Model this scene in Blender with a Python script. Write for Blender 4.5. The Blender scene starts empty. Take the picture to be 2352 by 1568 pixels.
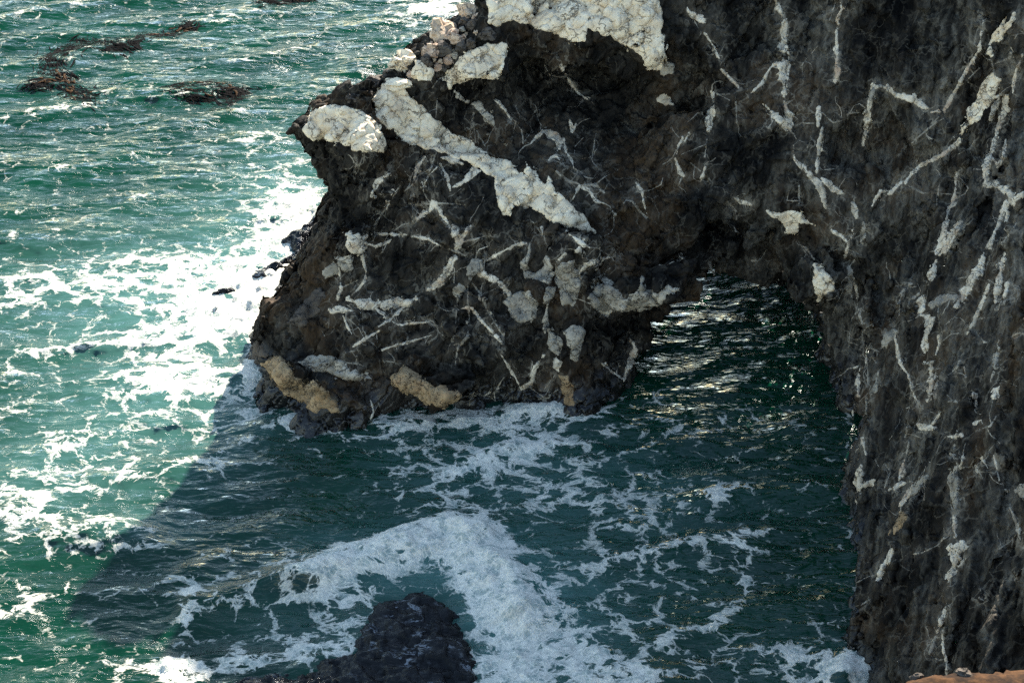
import bpy, math, random, time
import numpy as np
from mathutils import Vector

T0 = time.time()
# ------------------------------------------------------------------ camera, sky, sun, exposure
SC = bpy.context.scene
COL = SC.collection
CAM_H, PITCH, FPX = 36.0, math.radians(36.0), 3688.0      # picture coordinates below: 2352 x 1568
cd = bpy.data.cameras.new('camera'); cam = bpy.data.objects.new('camera', cd); COL.objects.link(cam)
cam.location = (0, 0, CAM_H); cam.rotation_euler = (math.pi/2 - PITCH, 0, 0)
cd.sensor_width = 36.0; cd.lens = 36.0*FPX/2352.0; cd.clip_start = 0.5; cd.clip_end = 20000
SC.camera = cam

SUN_EL, SUN_AZ = math.radians(27.0), math.radians(20.5)   # azimuth from +Y towards +X
w = bpy.data.worlds.new('World'); SC.world = w; w.use_nodes = True
wn = w.node_tree.nodes; wl = w.node_tree.links
sky = wn.new('ShaderNodeTexSky'); sky.sky_type = 'NISHITA'; sky.sun_disc = False
sky.sun_elevation = SUN_EL; sky.sun_rotation = SUN_AZ
sky.air_density = 1.3; sky.dust_density = 0.12; sky.ozone_density = 0.8
wn['Background'].inputs['Strength'].default_value = 0.07
wl.new(sky.outputs[0], wn['Background'].inputs[0])
sd_ = bpy.data.lights.new('sun', 'SUN'); sd_.energy = 3.9; sd_.angle = math.radians(0.8); sd_.color = (1.0, .93, .82)
sun = bpy.data.objects.new('sun', sd_); COL.objects.link(sun)
SUN_DIR = Vector((math.sin(SUN_AZ)*math.cos(SUN_EL), math.cos(SUN_AZ)*math.cos(SUN_EL), math.sin(SUN_EL)))
sun.rotation_euler = SUN_DIR.to_track_quat('Z', 'Y').to_euler(); sun.location = (30, 80, 60)
SC.view_settings.view_transform = 'Standard'; SC.view_settings.look = 'None'
SC.view_settings.gamma = 1.0; SC.view_settings.exposure = 2.35; SC.view_settings.use_curve_mapping = False
SC.render.engine = 'CYCLES'
SC.cycles.use_denoising = False
SC.cycles.max_bounces = 5; SC.cycles.diffuse_bounces = 2; SC.cycles.glossy_bounces = 3
SC.cycles.sample_clamp_indirect = 3.0; SC.cycles.sample_clamp_direct = 2.5

# ------------------------------------------------------------------ geometry helpers
cP, sP = math.cos(PITCH), math.sin(PITCH)
def ray(u, v):
    a = (u-1176)/FPX; b = -(v-784)/FPX
    return np.array([a, cP + b*sP, -sP + b*cP])
def on_sea(u, v, z=0.0):
    d = ray(u, v); t = (z-CAM_H)/d[2]; return np.array([d[0]*t, d[1]*t, z])
def at_fwd(u, v, y):
    d = ray(u, v); t = y/d[1]; return np.array([d[0]*t, y, CAM_H + d[2]*t])
def project(P):
    P = np.asarray(P, float); dz = P[:, 2]-CAM_H
    dep = P[:, 1]*cP - dz*sP; up = P[:, 1]*sP + dz*cP
    dep = np.maximum(dep, .1)
    return 1176 + FPX*P[:, 0]/dep, 784 - FPX*up/dep, dep

_rng = np.random.RandomState(7)
_g = _rng.normal(size=(256, 3)); _g /= np.linalg.norm(_g, axis=1)[:, None]; _g = _g.astype(np.float32)
def _hash(ix, iy, iz, seed=0):
    h = (ix.astype(np.uint32)*np.uint32(73856093)) ^ (iy.astype(np.uint32)*np.uint32(19349663)) ^ (iz.astype(np.uint32)*np.uint32(83492791)) ^ np.uint32((seed*2654435 + 12345) & 0xffffffff)
    h ^= h >> np.uint32(13); h = h*np.uint32(1274126177); h ^= h >> np.uint32(16)
    return h
def perlin(p, seed=0):
    p = np.asarray(p, np.float32); f = np.floor(p); i = f.astype(np.int64); t = p-f
    s = t*t*t*(t*(t*6-15)+10); out = np.zeros(len(p), np.float32)
    for dx in (0, 1):
        wx = s[:, 0] if dx else 1-s[:, 0]
        for dy in (0, 1):
            wy = s[:, 1] if dy else 1-s[:, 1]
            for dz in (0, 1):
                wz = s[:, 2] if dz else 1-s[:, 2]
                g = _g[_hash(i[:, 0]+dx, i[:, 1]+dy, i[:, 2]+dz, seed) & np.uint32(255)]
                out += wx*wy*wz*(g[:, 0]*(t[:, 0]-dx) + g[:, 1]*(t[:, 1]-dy) + g[:, 2]*(t[:, 2]-dz))
    return out*1.5
def fbm(p, octv, seed=0, gain=.5, lac=2.03):
    p = np.asarray(p, np.float32); o = np.zeros(len(p), np.float32); a = 1.
    for k in range(octv):
        o += a*perlin(p*(lac**k) + 17.3*k, seed+k); a *= gain
    return o
def ridged(p, octv, seed=0, gain=.5):
    p = np.asarray(p, np.float32); o = np.zeros(len(p), np.float32); a = 1.
    for k in range(octv):
        o += a*(1-2*np.abs(perlin(p*(2.1**k) + 9.1*k, seed+k))); a *= gain
    return o
def facets(p, seed=0, edge=False):
    """every point belongs to the nearest of a jittered set of centres; each cell is a tilted plane: broken, angular rock"""
    p = np.asarray(p, np.float32); i = np.floor(p).astype(np.int64)
    best = np.full(len(p), 1e9, np.float32); sec = best.copy(); val = np.zeros(len(p), np.float32)
    for dx in (-1, 0, 1):
        for dy in (-1, 0, 1):
            for dz in (-1, 0, 1):
                c = i + np.array([dx, dy, dz]); h = _hash(c[:, 0], c[:, 1], c[:, 2], seed)
                j = np.stack([(h & 255), (h >> 8) & 255, (h >> 16) & 255], 1).astype(np.float32)/255.
                d = p - (c + .15 + .7*j); q = (d*d).sum(1); m = q < best
                g = _g[(h >> 24) & np.uint32(255)]
                sec = np.where(m, best, np.minimum(sec, q)); best = np.where(m, q, best)
                val = np.where(m, (d*g).sum(1) + .35*(g[:, 0]), val)
    if edge: return val, np.sqrt(sec)-np.sqrt(best)
    return val
def smax(a, b, k):
    h = np.clip(.5 + .5*(a-b)/k, 0, 1); return b*(1-h) + a*h + k*h*(1-h)
def smin(a, b, k): return -smax(-a, -b, k)
def sstep(a, b, x):
    t = np.clip((x-a)/(b-a), 0, 1); return t*t*(3-2*t)

def rbf(pts, vals, smooth=.02):
    pts = np.asarray(pts, float); vals = np.asarray(vals, float); n = len(pts)
    def phi(r2): return .5*r2*np.log(r2+1e-9)
    A = np.zeros((n+3, n+3)); d = ((pts[:, None]-pts[None])**2).sum(2)
    A[:n, :n] = phi(d) + smooth*np.eye(n)*10; A[:n, n] = 1; A[:n, n+1:] = pts; A[n, :n] = 1; A[n+1:, :n] = pts.T
    s = np.linalg.solve(A, np.concatenate([vals, [0, 0, 0]]))
    def f(q):
        q = np.asarray(q, float); o = np.zeros(len(q))
        for k in range(0, len(q), 20000):
            b = q[k:k+20000]; r = ((b[:, None]-pts[None])**2).sum(2)
            o[k:k+20000] = phi(r)@s[:n] + s[n] + b@s[n+1:]
        return o
    return f

def mk(name, V, F, mat=None, parent=None, smooth=True):
    V = np.asarray(V, np.float32); F = np.asarray(F, np.int32); k = F.shape[1]
    me = bpy.data.meshes.new(name); me.vertices.add(len(V)); me.vertices.foreach_set('co', V.ravel())
    me.loops.add(F.size); me.loops.foreach_set('vertex_index', F.ravel())
    me.polygons.add(len(F)); me.polygons.foreach_set('loop_start', np.arange(0, F.size, k, dtype=np.int32))
    me.polygons.foreach_set('loop_total', np.full(len(F), k, np.int32))
    me.polygons.foreach_set('use_smooth', np.full(len(F), smooth, bool))
    me.update(calc_edges=True)
    if mat: me.materials.append(mat)
    o = bpy.data.objects.new(name, me); COL.objects.link(o)
    if parent is not None: o.parent = parent
    return o
def tag(o, label=None, cat=None, group=None, kind=None):
    for k, x in (('label', label), ('category', cat), ('group', group), ('kind', kind)):
        if x: o[k] = x
    return o
def vattr(o, name, arr):
    a = o.data.attributes.new(name, 'FLOAT', 'POINT'); a.data.foreach_set('value', np.asarray(arr, np.float32))

def surface_nets(val, org, h):
    S = val < 0; nx, ny, nz = val.shape
    any_ = np.zeros((nx-1, ny-1, nz-1), bool); all_ = np.ones_like(any_)
    for a in (0, 1):
        for b in (0, 1):
            for c in (0, 1):
                q = S[a:nx-1+a, b:ny-1+b, c:nz-1+c]; any_ |= q; all_ &= q
    act = any_ & ~all_; I = np.argwhere(act)
    idx = np.full(act.shape, -1, np.int32); idx[act] = np.arange(len(I), dtype=np.int32)
    acc = np.zeros((len(I), 3)); cnt = np.zeros(len(I))
    E = []
    for ax in range(3):
        o1, o2 = [k for k in range(3) if k != ax]
        for a in (0, 1):
            for b in (0, 1):
                p = [0, 0, 0]; p[o1] = a; p[o2] = b; q = list(p); q[ax] = 1; E.append((p, q))
    for p, q in E:
        p = np.array(p); q = np.array(q); ip = I+p; iq = I+q
        va = val[ip[:, 0], ip[:, 1], ip[:, 2]]; vb = val[iq[:, 0], iq[:, 1], iq[:, 2]]
        m = (va < 0) != (vb < 0); t = np.where(m, va/np.where(m, va-vb, 1), 0)
        acc += m[:, None]*(p + t[:, None]*(q-p)); cnt += m
    V = (I + acc/np.maximum(cnt, 1)[:, None])*h + org
    Q = []
    for ax in range(3):
        o1, o2 = (ax+1) % 3, (ax+2) % 3
        sl = [slice(None)]*3; sl[ax] = slice(0, -1); sl2 = [slice(None)]*3; sl2[ax] = slice(1, None)
        ch = S[tuple(sl)] != S[tuple(sl2)]
        e = np.argwhere(ch); n = act.shape
        ok = (e[:, o1] > 0) & (e[:, o2] > 0) & (e[:, o1] < n[o1]) & (e[:, o2] < n[o2]); e = e[ok]
        def cell(d1, d2):
            c = e.copy(); c[:, o1] -= d1; c[:, o2] -= d2; return idx[c[:, 0], c[:, 1], c[:, 2]]
        q = np.stack([cell(1, 1), cell(0, 1), cell(0, 0), cell(1, 0)], 1)
        ins = S[e[:, 0], e[:, 1], e[:, 2]]
        q[~ins] = q[~ins][:, ::-1]; Q.append(q)
    return V, np.concatenate(Q)
def subdivide(V, Q):
    n = len(V); m = len(Q)
    a = Q; b = np.roll(Q, -1, 1); lo = np.minimum(a, b).astype(np.int64); hi = np.maximum(a, b).astype(np.int64)
    key = (lo*n + hi).ravel(); u, inv = np.unique(key, return_inverse=True); inv = inv.reshape(m, 4)
    em = .5*(V[u//n] + V[u % n]); fc = V[Q].mean(1)
    V2 = np.concatenate([V, em, fc]); e = inv + n; c = np.arange(m) + n + len(u)
    F = np.concatenate([np.stack([Q[:, k], e[:, k], c, e[:, (k-1) % 4]], 1) for k in range(4)])
    return V2, F
def vnormals(V, Q):
    fn = np.cross(V[Q[:, 2]]-V[Q[:, 0]], V[Q[:, 3]]-V[Q[:, 1]]); N = np.zeros_like(V)
    for k in range(4):
        for c in range(3): N[:, c] += np.bincount(Q[:, k], fn[:, c], len(V))
    return N/np.maximum(np.linalg.norm(N, axis=1), 1e-9)[:, None]
def smooth_mesh(V, Q, it=1, f=.5):
    for _ in range(it):
        A = np.zeros_like(V); c = np.bincount(Q.ravel(), minlength=len(V))
        fc = V[Q].mean(1)
        for k in range(4):
            for d in range(3): A[:, d] += np.bincount(Q[:, k], fc[:, d], len(V))
        V = V + f*(A/np.maximum(c, 1)[:, None] - V)
    return V
def poly_sd(px, py, poly):
    """signed distance to a polygon in its own units, positive inside"""
    poly = np.asarray(poly, float); n = len(poly); d = np.full(len(px), 1e18); ins = np.zeros(len(px), bool)
    for k in range(n):
        ax, ay = poly[k]; bx, by = poly[(k+1) % n]; ex, ey = bx-ax, by-ay
        t = np.clip(((px-ax)*ex + (py-ay)*ey)/(ex*ex+ey*ey+1e-12), 0, 1)
        d = np.minimum(d, (px-ax-t*ex)**2 + (py-ay-t*ey)**2)
        c = ((ay > py) != (by > py)) & (px < (bx-ax)*(py-ay)/(by-ay+1e-12) + ax); ins ^= c
    d = np.sqrt(d); return np.where(ins, d, -d)
def line_sd(px, py, pts):
    """half width minus distance to a polyline whose points carry full widths"""
    best = np.full(len(px), -1e9)
    if len(pts) == 1: pts = [pts[0], (pts[0][0]+1, pts[0][1], pts[0][2])]
    for k in range(len(pts)-1):
        ax, ay, aw = pts[k]; bx, by, bw = pts[k+1]; ex, ey = bx-ax, by-ay
        t = np.clip(((px-ax)*ex + (py-ay)*ey)/(ex*ex+ey*ey+1e-12), 0, 1)
        best = np.maximum(best, .5*(aw+(bw-aw)*t) - np.hypot(px-ax-t*ex, py-ay-t*ey))
    return best

# ------------------------------------------------------------------ materials
class NT:
    def __init__(s, name):
        s.m = bpy.data.materials.new(name); s.m.use_nodes = True; s.t = s.m.node_tree
        s.b = s.t.nodes['Principled BSDF']; s.out = s.t.nodes['Material Output']
        s.pos = s.t.nodes.new('ShaderNodeNewGeometry').outputs['Position']
    def n(s, typ, **kw):
        o = s.t.nodes.new('ShaderNode'+typ)
        for k, v in kw.items(): setattr(o, k, v)
        return o
    def set(s, sock, v):
        if hasattr(v, 'is_output'): s.t.links.new(v, sock)
        else: sock.default_value = v
    def math(s, op, a, b=0., c=0., clamp=False):
        o = s.n('Math', operation=op, use_clamp=clamp)
        for i, x in enumerate((a, b, c)): s.set(o.inputs[i], x)
        return o.outputs[0]
    def step(s, a, b, x):
        o = s.n('MapRange', interpolation_type='SMOOTHSTEP')
        s.set(o.inputs['Value'], x); s.set(o.inputs['From Min'], a); s.set(o.inputs['From Max'], b)
        return o.outputs[0]
    def lin(s, a, b, c, d, x):
        o = s.n('MapRange'); s.set(o.inputs['Value'], x)
        for k, y in zip(('From Min', 'From Max', 'To Min', 'To Max'), (a, b, c, d)): s.set(o.inputs[k], y)
        return o.outputs[0]
    def vec(s, op, a, b):
        o = s.n('VectorMath', operation=op); s.set(o.inputs[0], a)
        if op == 'SCALE': s.set(o.inputs['Scale'], b)
        else: s.set(o.inputs[1], b)
        return o.outputs[0]
    def map(s, v, scale=(1, 1, 1), rot=(0, 0, 0), loc=(0, 0, 0)):
        o = s.n('Mapping'); s.set(o.inputs[0], v); o.inputs['Scale'].default_value = scale
        o.inputs['Rotation'].default_value = rot; o.inputs['Location'].default_value = loc; return o.outputs[0]
    def noise(s, v, scale, det=6, rough=.55, dist=0., out='Fac', typ='FBM'):
        o = s.n('TexNoise'); o.noise_type = typ
        s.set(o.inputs['Vector'], v); s.set(o.inputs['Scale'], scale); s.set(o.inputs['Detail'], det)
        s.set(o.inputs['Roughness'], rough); s.set(o.inputs['Distortion'], dist); return o.outputs[out]
    def voro(s, v, scale, feat='DISTANCE_TO_EDGE', dim='3D', out='Distance', rnd=1.):
        o = s.n('TexVoronoi', feature=feat, voronoi_dimensions=dim); s.set(o.inputs['Vector'], v)
        s.set(o.inputs['Scale'], scale); s.set(o.inputs['Randomness'], rnd); return o.outputs[out]
    def warp(s, v, scale, amt, det=3):
        n = s.noise(v, scale, det, .55, out='Color')
        return s.vec('ADD', v, s.vec('SCALE', s.vec('SUBTRACT', n, (.5, .5, .5)), amt))
    def mix(s, f, a, b):
        o = s.n('Mix', data_type='RGBA'); s.set(o.inputs[0], f)
        s.set(o.inputs[6], a if hasattr(a, 'is_output') else (*a, 1)); s.set(o.inputs[7], b if hasattr(b, 'is_output') else (*b, 1))
        return o.outputs[2]
    def bump(s, h, strength, dist, normal=None):
        o = s.n('Bump'); s.set(o.inputs['Strength'], strength); s.set(o.inputs['Distance'], dist); s.set(o.inputs['Height'], h)
        if normal is not None: s.set(o.inputs['Normal'], normal)
        return o.outputs[0]
    def attr(s, name):
        o = s.n('Attribute', attribute_name=name); return o.outputs['Fac']
    def sepz(s):
        o = s.n('SeparateXYZ'); s.set(o.inputs[0], s.pos); return o.outputs
    def put(s, **kw):
        for k, v in kw.items():
            sock = s.b.inputs[{'color': 'Base Color', 'rough': 'Roughness', 'normal': 'Normal', 'spec': 'Specular IOR Level', 'ior': 'IOR'}.get(k, k)]
            if isinstance(v, tuple) and len(v) == 3: v = (*v, 1)
            s.set(sock, v)
        return s.m

def mat_rock():
    k = NT('dark_rock'); p = k.pos; hal = k.attr('halo')
    fol = k.map(p, (1.0, 1.0, .38), (math.radians(28), math.radians(-38), 0))       # foliation: streaks dip across the face
    n1 = k.noise(k.warp(p, .4, 2.), .30, 6, .6); n2 = k.noise(k.warp(fol, .8, .8), 1.5, 9, .62); n3 = k.noise(fol, 6, 8, .7)
    c = k.mix(k.step(.40, .70, n2), (.0016, .0015, .0014), (.020, .0168, .0132))
    c = k.mix(k.math('MULTIPLY', k.step(.48, .64, n1), k.lin(.35, .65, .2, .9, n3)), c, (.058, .034, .0165))            # brown weathering
    dn = (.25, .85, .46); ln_ = math.sqrt(sum(x*x for x in dn)); dn = tuple(x/ln_ for x in dn)                 # ribs of the side wall
    dt = k.n('VectorMath', operation='DOT_PRODUCT'); k.set(dt.inputs[0], p); dt.inputs[1].default_value = dn
    dd = k.n('CombineXYZ')
    for i_ in range(3): dd.inputs[i_].default_value = dn[i_]
    rib = k.vec('SUBTRACT', k.warp(p, .7, .7), k.vec('SCALE', dd.outputs[0], k.math('MULTIPLY', dt.outputs['Value'], .86)))
    gm = k.math('MULTIPLY', k.step(.40, .74, k.noise(k.warp(rib, .5, .8), .95, 8, .64)), k.step(.30, .72, k.noise(rib, 5.5, 7, .68)))
    gx = k.math('MULTIPLY', gm, k.step(5., 14., k.sepz()[0]))
    c = k.mix(k.math('ADD', k.math('MULTIPLY', gm, .18), k.math('MULTIPLY', gx, .62), clamp=True), c, (.29, .255, .195))  # grey green schist
    hm = k.math('MULTIPLY', hal, k.step(.34, .76, k.noise(k.warp(fol, 1.4, .9), 3.4, 9, .7)))
    c = k.mix(k.math('MULTIPLY', hm, .85), c, (.15, .12, .085))
    # fine calcite threads
    def thread(v, sc, w, loc, lo):
        t = k.math('ABSOLUTE', k.math('SUBTRACT', k.noise(k.warp(v, 1.1, 1.0, 4), sc, 3, .5), .5))
        wd = k.lin(.3, .7, w*.3, w*1.5, k.noise(p, 2.3, 3))
        l = k.math('SUBTRACT', 1., k.step(k.math('MULTIPLY', wd, .4), wd, t))
        return k.math('MULTIPLY', l, k.step(lo, lo+.12, k.noise(k.map(p, loc=loc), .8, 3)))
    line = k.math('MAXIMUM', thread(fol, 1.3, .028, (0, 0, 0), .46), thread(k.map(p, (1, 1, .6), (.5, .9, .2), (9, 2, 4)), .9, .022, (4, 8, 2), .45))
    ed = k.voro(k.warp(p, 1.6, .9, 4), 1.15)
    l2 = k.math('MULTIPLY', k.math('SUBTRACT', 1., k.step(.008, .034, ed)), k.step(.46, .6, k.noise(k.map(p, loc=(7, 3, 1)), .7, 3)))
    c = k.mix(k.math('MULTIPLY', k.math('MAXIMUM', k.math('MULTIPLY', line, .6), l2), k.lin(0, 1, .12, .65, hal)), c, (.40, .345, .26))
    sp = k.step(.62, .76, k.noise(p, 22, 4, .75)); c = k.mix(k.math('MULTIPLY', sp, .3), c, (.065, .057, .045))
    z = k.sepz()[2]
    wet = k.math('SUBTRACT', 1., k.step(.3, 1.5, k.math('ADD', z, k.lin(.3, .7, -.6, .6, k.noise(p, .8, 3)))))
    c = k.mix(k.math('MULTIPLY', wet, .7), c, (.0045, .0045, .0045))
    h = k.math('ADD', k.math('MULTIPLY', k.noise(fol, 3.2, 10, .70), 1.), k.math('MULTIPLY', k.voro(k.warp(fol, 2.2, .5), 2.6, 'F1'), .35))
    nb = k.bump(h, .8, .055)
    nb = k.bump(k.noise(k.map(fol, (1, 1, .7)), 13, 6, .7), .7, .012, nb)
    return k.put(color=c, rough=k.lin(0, 1, .75, .16, wet), normal=nb, spec=k.lin(0, 1, .08, .45, wet))

def mat_vein(name, c1, c2, rust, rustamt, crackscale=2.2):
    k = NT(name); p = k.pos
    n = k.noise(p, 1.6, 10, .68); c = k.mix(k.step(.36, .64, n), c1, c2)
    r = k.math('MULTIPLY', k.step(.50, .70, k.noise(k.map(p, loc=(3, 9, 4)), 1.1, 8, .68)), rustamt); c = k.mix(r, c, rust)
    def crack(sc, w, loc, lo):
        t = k.math('ABSOLUTE', k.math('SUBTRACT', k.noise(k.map(p, (1, 1, 1.3), (.3, .5, .1), loc), sc, 5, .55), .5))
        l = k.math('SUBTRACT', 1., k.step(w*.25, w, t)); return k.math('MULTIPLY', l, k.step(lo, lo+.1, k.noise(k.map(p, loc=loc), 1.2, 3)))
    cl = k.math('MAXIMUM', crack(.55*crackscale, .020, (0, 4, 1), .44), crack(.8*crackscale, .017, (8, 1, 5), .5))
    gr = k.step(.57, .74, k.noise(p, 6, 9, .78)); dk = k.math('MAXIMUM', k.math('MULTIPLY', cl, .85), k.math('MULTIPLY', gr, .38))
    c = k.mix(dk, c, (c1[0]*.17, c1[1]*.155, c1[2]*.14))
    h = k.math('SUBTRACT', k.noise(p, 3.2, 11, .72), k.math('MULTIPLY', cl, .35))
    nb = k.bump(h, 1., .045); nb = k.bump(k.noise(p, 20, 5, .7), .6, .009, nb)
    return k.put(color=c, rough=.85, normal=nb, spec=.2)

def mat_wet_rock():
    k = NT('wet_black_rock'); p = k.pos
    st = k.map(p, (.5, 1.3, 1.3), (0, 0, math.radians(25)))
    c = k.mix(k.step(.42, .65, k.noise(st, 2.2, 8, .65)), (.002, .0022, .003), (.008, .008, .009))
    # white water running off in threads
    f = k.noise(k.warp(st, 1.2, 1.1), 1.7, 6, .6); th = k.math('ABSOLUTE', k.math('SUBTRACT', f, .5))
    ln = k.math('MULTIPLY', k.math('SUBTRACT', 1., k.step(.006, .03, th)), k.step(.48, .6, k.noise(p, .9, 3)))
    ln = k.math('MULTIPLY', ln, k.math('SUBTRACT', 1., k.step(.25, .75, k.sepz()[2])))
    c = k.mix(k.math('MULTIPLY', ln, .5), c, (.45, .47, .5))
    h = k.noise(k.warp(st, 2, .6), 3.5, 9, .68)
    nb = k.bump(h, 1., .07); nb = k.bump(k.noise(p, 14, 4, .6), .5, .01, nb)
    return k.put(color=c, rough=.08, normal=nb, spec=.2)

def mat_sea():
    k = NT('sea_water'); p = k.pos; D = k.attr('foam'); M = k.attr('milk')
    o = k.n('CombineXYZ'); z = k.sepz(); k.set(o.inputs[0], z[0]); k.set(o.inputs[1], z[1]); q0 = o.outputs[0]
    st = k.map(q0, (.8, 1.15, 1), (0, 0, math.radians(-8)))
    q = k.warp(k.warp(st, .42, 1.6, 3), 1.7, .55, 4)
    v1 = k.voro(q, .85, dim='2D'); v2 = k.voro(k.map(q, loc=(5, 2, 0)), 2.1, dim='2D'); v3 = k.voro(k.map(k.warp(q, 4, .22), loc=(1, 7, 0)), 5.2, dim='2D')
    n = k.noise(q, 1.3, 7, .62); nf = k.noise(k.warp(q, 3, .3), 7, 6, .65)
    # height of the threshold: low along the threads of a lace, high inside its meshes
    t = k.math('ADD', k.math('MULTIPLY', k.math('MINIMUM', k.math('MULTIPLY', v1, 2.2), .62), .75), k.math('MULTIPLY', k.math('MINIMUM', k.math('MULTIPLY', v2, 2.4), .6), .50))
    t = k.math('ADD', t, k.math('MULTIPLY', k.math('MINIMUM', k.math('MULTIPLY', v3, 2.4), .6), .30))
    t = k.math('ADD', t, k.math('MULTIPLY', k.math('SUBTRACT', n, .5), 1.15))
    t = k.math('ADD', t, k.math('MULTIPLY', k.math('SUBTRACT', nf, .5), 1.0))
    f = k.math('MULTIPLY', k.step(k.math('SUBTRACT', t, .03), k.math('ADD', t, .19), D), k.math('MULTIPLY', k.lin(.3, .7, .72, 1.08, nf), k.lin(.2, .75, .5, 1., D)), clamp=True)
    deep = k.mix(k.step(.35, .7, k.noise(q0, .25, 3)), (.0002, .0205, .0092), (.0004, .029, .0128))
    milky = k.mix(k.math('MULTIPLY', M, k.lin(.3, .7, .5, 1., n)), deep, (.060, .145, .125))       # air bubbles under the surface
    c = k.mix(f, milky, (.78, .80, .80))
    rip = k.noise(k.map(k.warp(q0, .5, .5), (.55, 1.5, 1), (0, 0, math.radians(-9))), 2.3, 8, .64)
    rip2 = k.noise(k.map(k.warp(q0, .9, .4), (.6, 1.6, 1), (0, 0, math.radians(-14))), 6.5, 5, .62)
    h = k.math('ADD', k.math('MULTIPLY', rip, .62), k.math('MULTIPLY', rip2, .20))
    big = k.noise(k.map(k.warp(q0, .3, .9), (.42, 1.25, 1), (0, 0, math.radians(-10))), .85, 4, .5)
    cm = k.attr('calm'); nb = k.bump(big, 1., k.lin(0, 1, .62, .85, cm)); nb = k.bump(h, k.lin(0, 1, 1., .32, cm), .10, nb)
    fb = k.math('ADD', k.noise(k.warp(q0, 2.5, .3), 5.5, 8, .68), k.math('MULTIPLY', k.noise(q0, 1.7, 5, .6), 1.8))
    up = (0., 0., 1.)
    fnrm = k.bump(fb, 1., .22)
    # light scattered back out of the water column does not follow the small facets of its surface; foam only partly
    body = k.n('BsdfDiffuse'); k.set(body.inputs['Color'], milky); body.inputs['Normal'].default_value = up; cz = k.n('CombineXYZ'); cz.inputs[2].default_value = 1.; k.set(body.inputs['Normal'], cz.outputs[0])
    fo = k.n('BsdfDiffuse'); k.set(fo.inputs['Color'], k.mix(k.step(.34, .60, k.math('ADD', k.noise(k.warp(q0, 1.6, .7), 2.4, 8, .68), k.math('MULTIPLY', k.math('SUBTRACT', .12, k.math('MINIMUM', v3, .12)), 1.2))), (.36, .41, .36), (.86, .79, .66))); k.set(fo.inputs['Normal'], k.vec('NORMALIZE', k.vec('ADD', k.vec('SCALE', cz.outputs[0], .8), fnrm), (0, 0, 0)))
    gl = k.n('BsdfGlossy'); gl.inputs['Color'].default_value = (1, 1, 1, 1); gl.inputs['Roughness'].default_value = .14; k.set(gl.inputs['Normal'], nb)
    fr = k.n('Fresnel'); fr.inputs['IOR'].default_value = 1.333; k.set(fr.inputs['Normal'], nb)
    m1 = k.n('MixShader'); k.set(m1.inputs[0], fr.outputs[0]); k.set(m1.inputs[1], body.outputs[0]); k.set(m1.inputs[2], gl.outputs[0])
    m2 = k.n('MixShader'); k.set(m2.inputs[0], f); k.set(m2.inputs[1], m1.outputs[0]); k.set(m2.inputs[2], fo.outputs[0])
    k.t.links.new(m2.outputs[0], k.out.inputs['Surface']); k.t.nodes.remove(k.b)
    return k.m

def mat_plain(name, c1, c2, rough=.7, scale=6., spec=.4):
    k = NT(name); p = k.pos
    c = k.mix(k.step(.35, .68, k.noise(p, scale, 6, .65)), c1, c2)
    return k.put(color=c, rough=rough, spec=spec, normal=k.bump(k.noise(p, scale*2.3, 6, .7), .7, .04))

M_ROCK = mat_rock(); M_WET = mat_wet_rock(); M_SEA = mat_sea()
M_WHITE = mat_vein('pale_marble', (.70, .55, .37), (.90, .75, .53), (.50, .33, .19), .5)
M_VEIN = mat_vein('quartz', (.44, .365, .265), (.78, .66, .49), (.34, .18, .09), .6, 4.)
M_GREY = mat_vein('grey_schist', (.22, .19, .145), (.46, .395, .30), (.20, .14, .09), .4, 3.)
M_OCHRE = mat_vein('ochre_stone', (.20, .135, .072), (.40, .275, .15), (.36, .20, .09), .6, 5.)
M_BROWN = mat_vein('brown_stone', (.055, .045, .036), (.11, .09, .07), (.12, .075, .04), .5, 3.)
M_TAN = mat_vein('tan_stone', (.40, .29, .19), (.66, .51, .36), (.40, .22, .12), .5, 4.)
M_PINK = mat_vein('pink_stone', (.36, .23, .15), (.58, .43, .31), (.42, .26, .16), .4, 4.)
M_SOIL = mat_plain('orange_earth', (.014, .008, .005), (.075, .036, .015), .95, 2.2, .1)
M_KELP = mat_plain('kelp', (.0015, .0015, .002), (.005, .004, .004), .7, 5., .02)
M_AMBER = mat_plain('kelp_blade', (.02, .009, .003), (.07, .03, .008), .7, 4., .05)
M_THREAD = mat_vein('calcite', (.17, .145, .11), (.38, .325, .245), (.22, .13, .07), .5, 5.)
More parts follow.
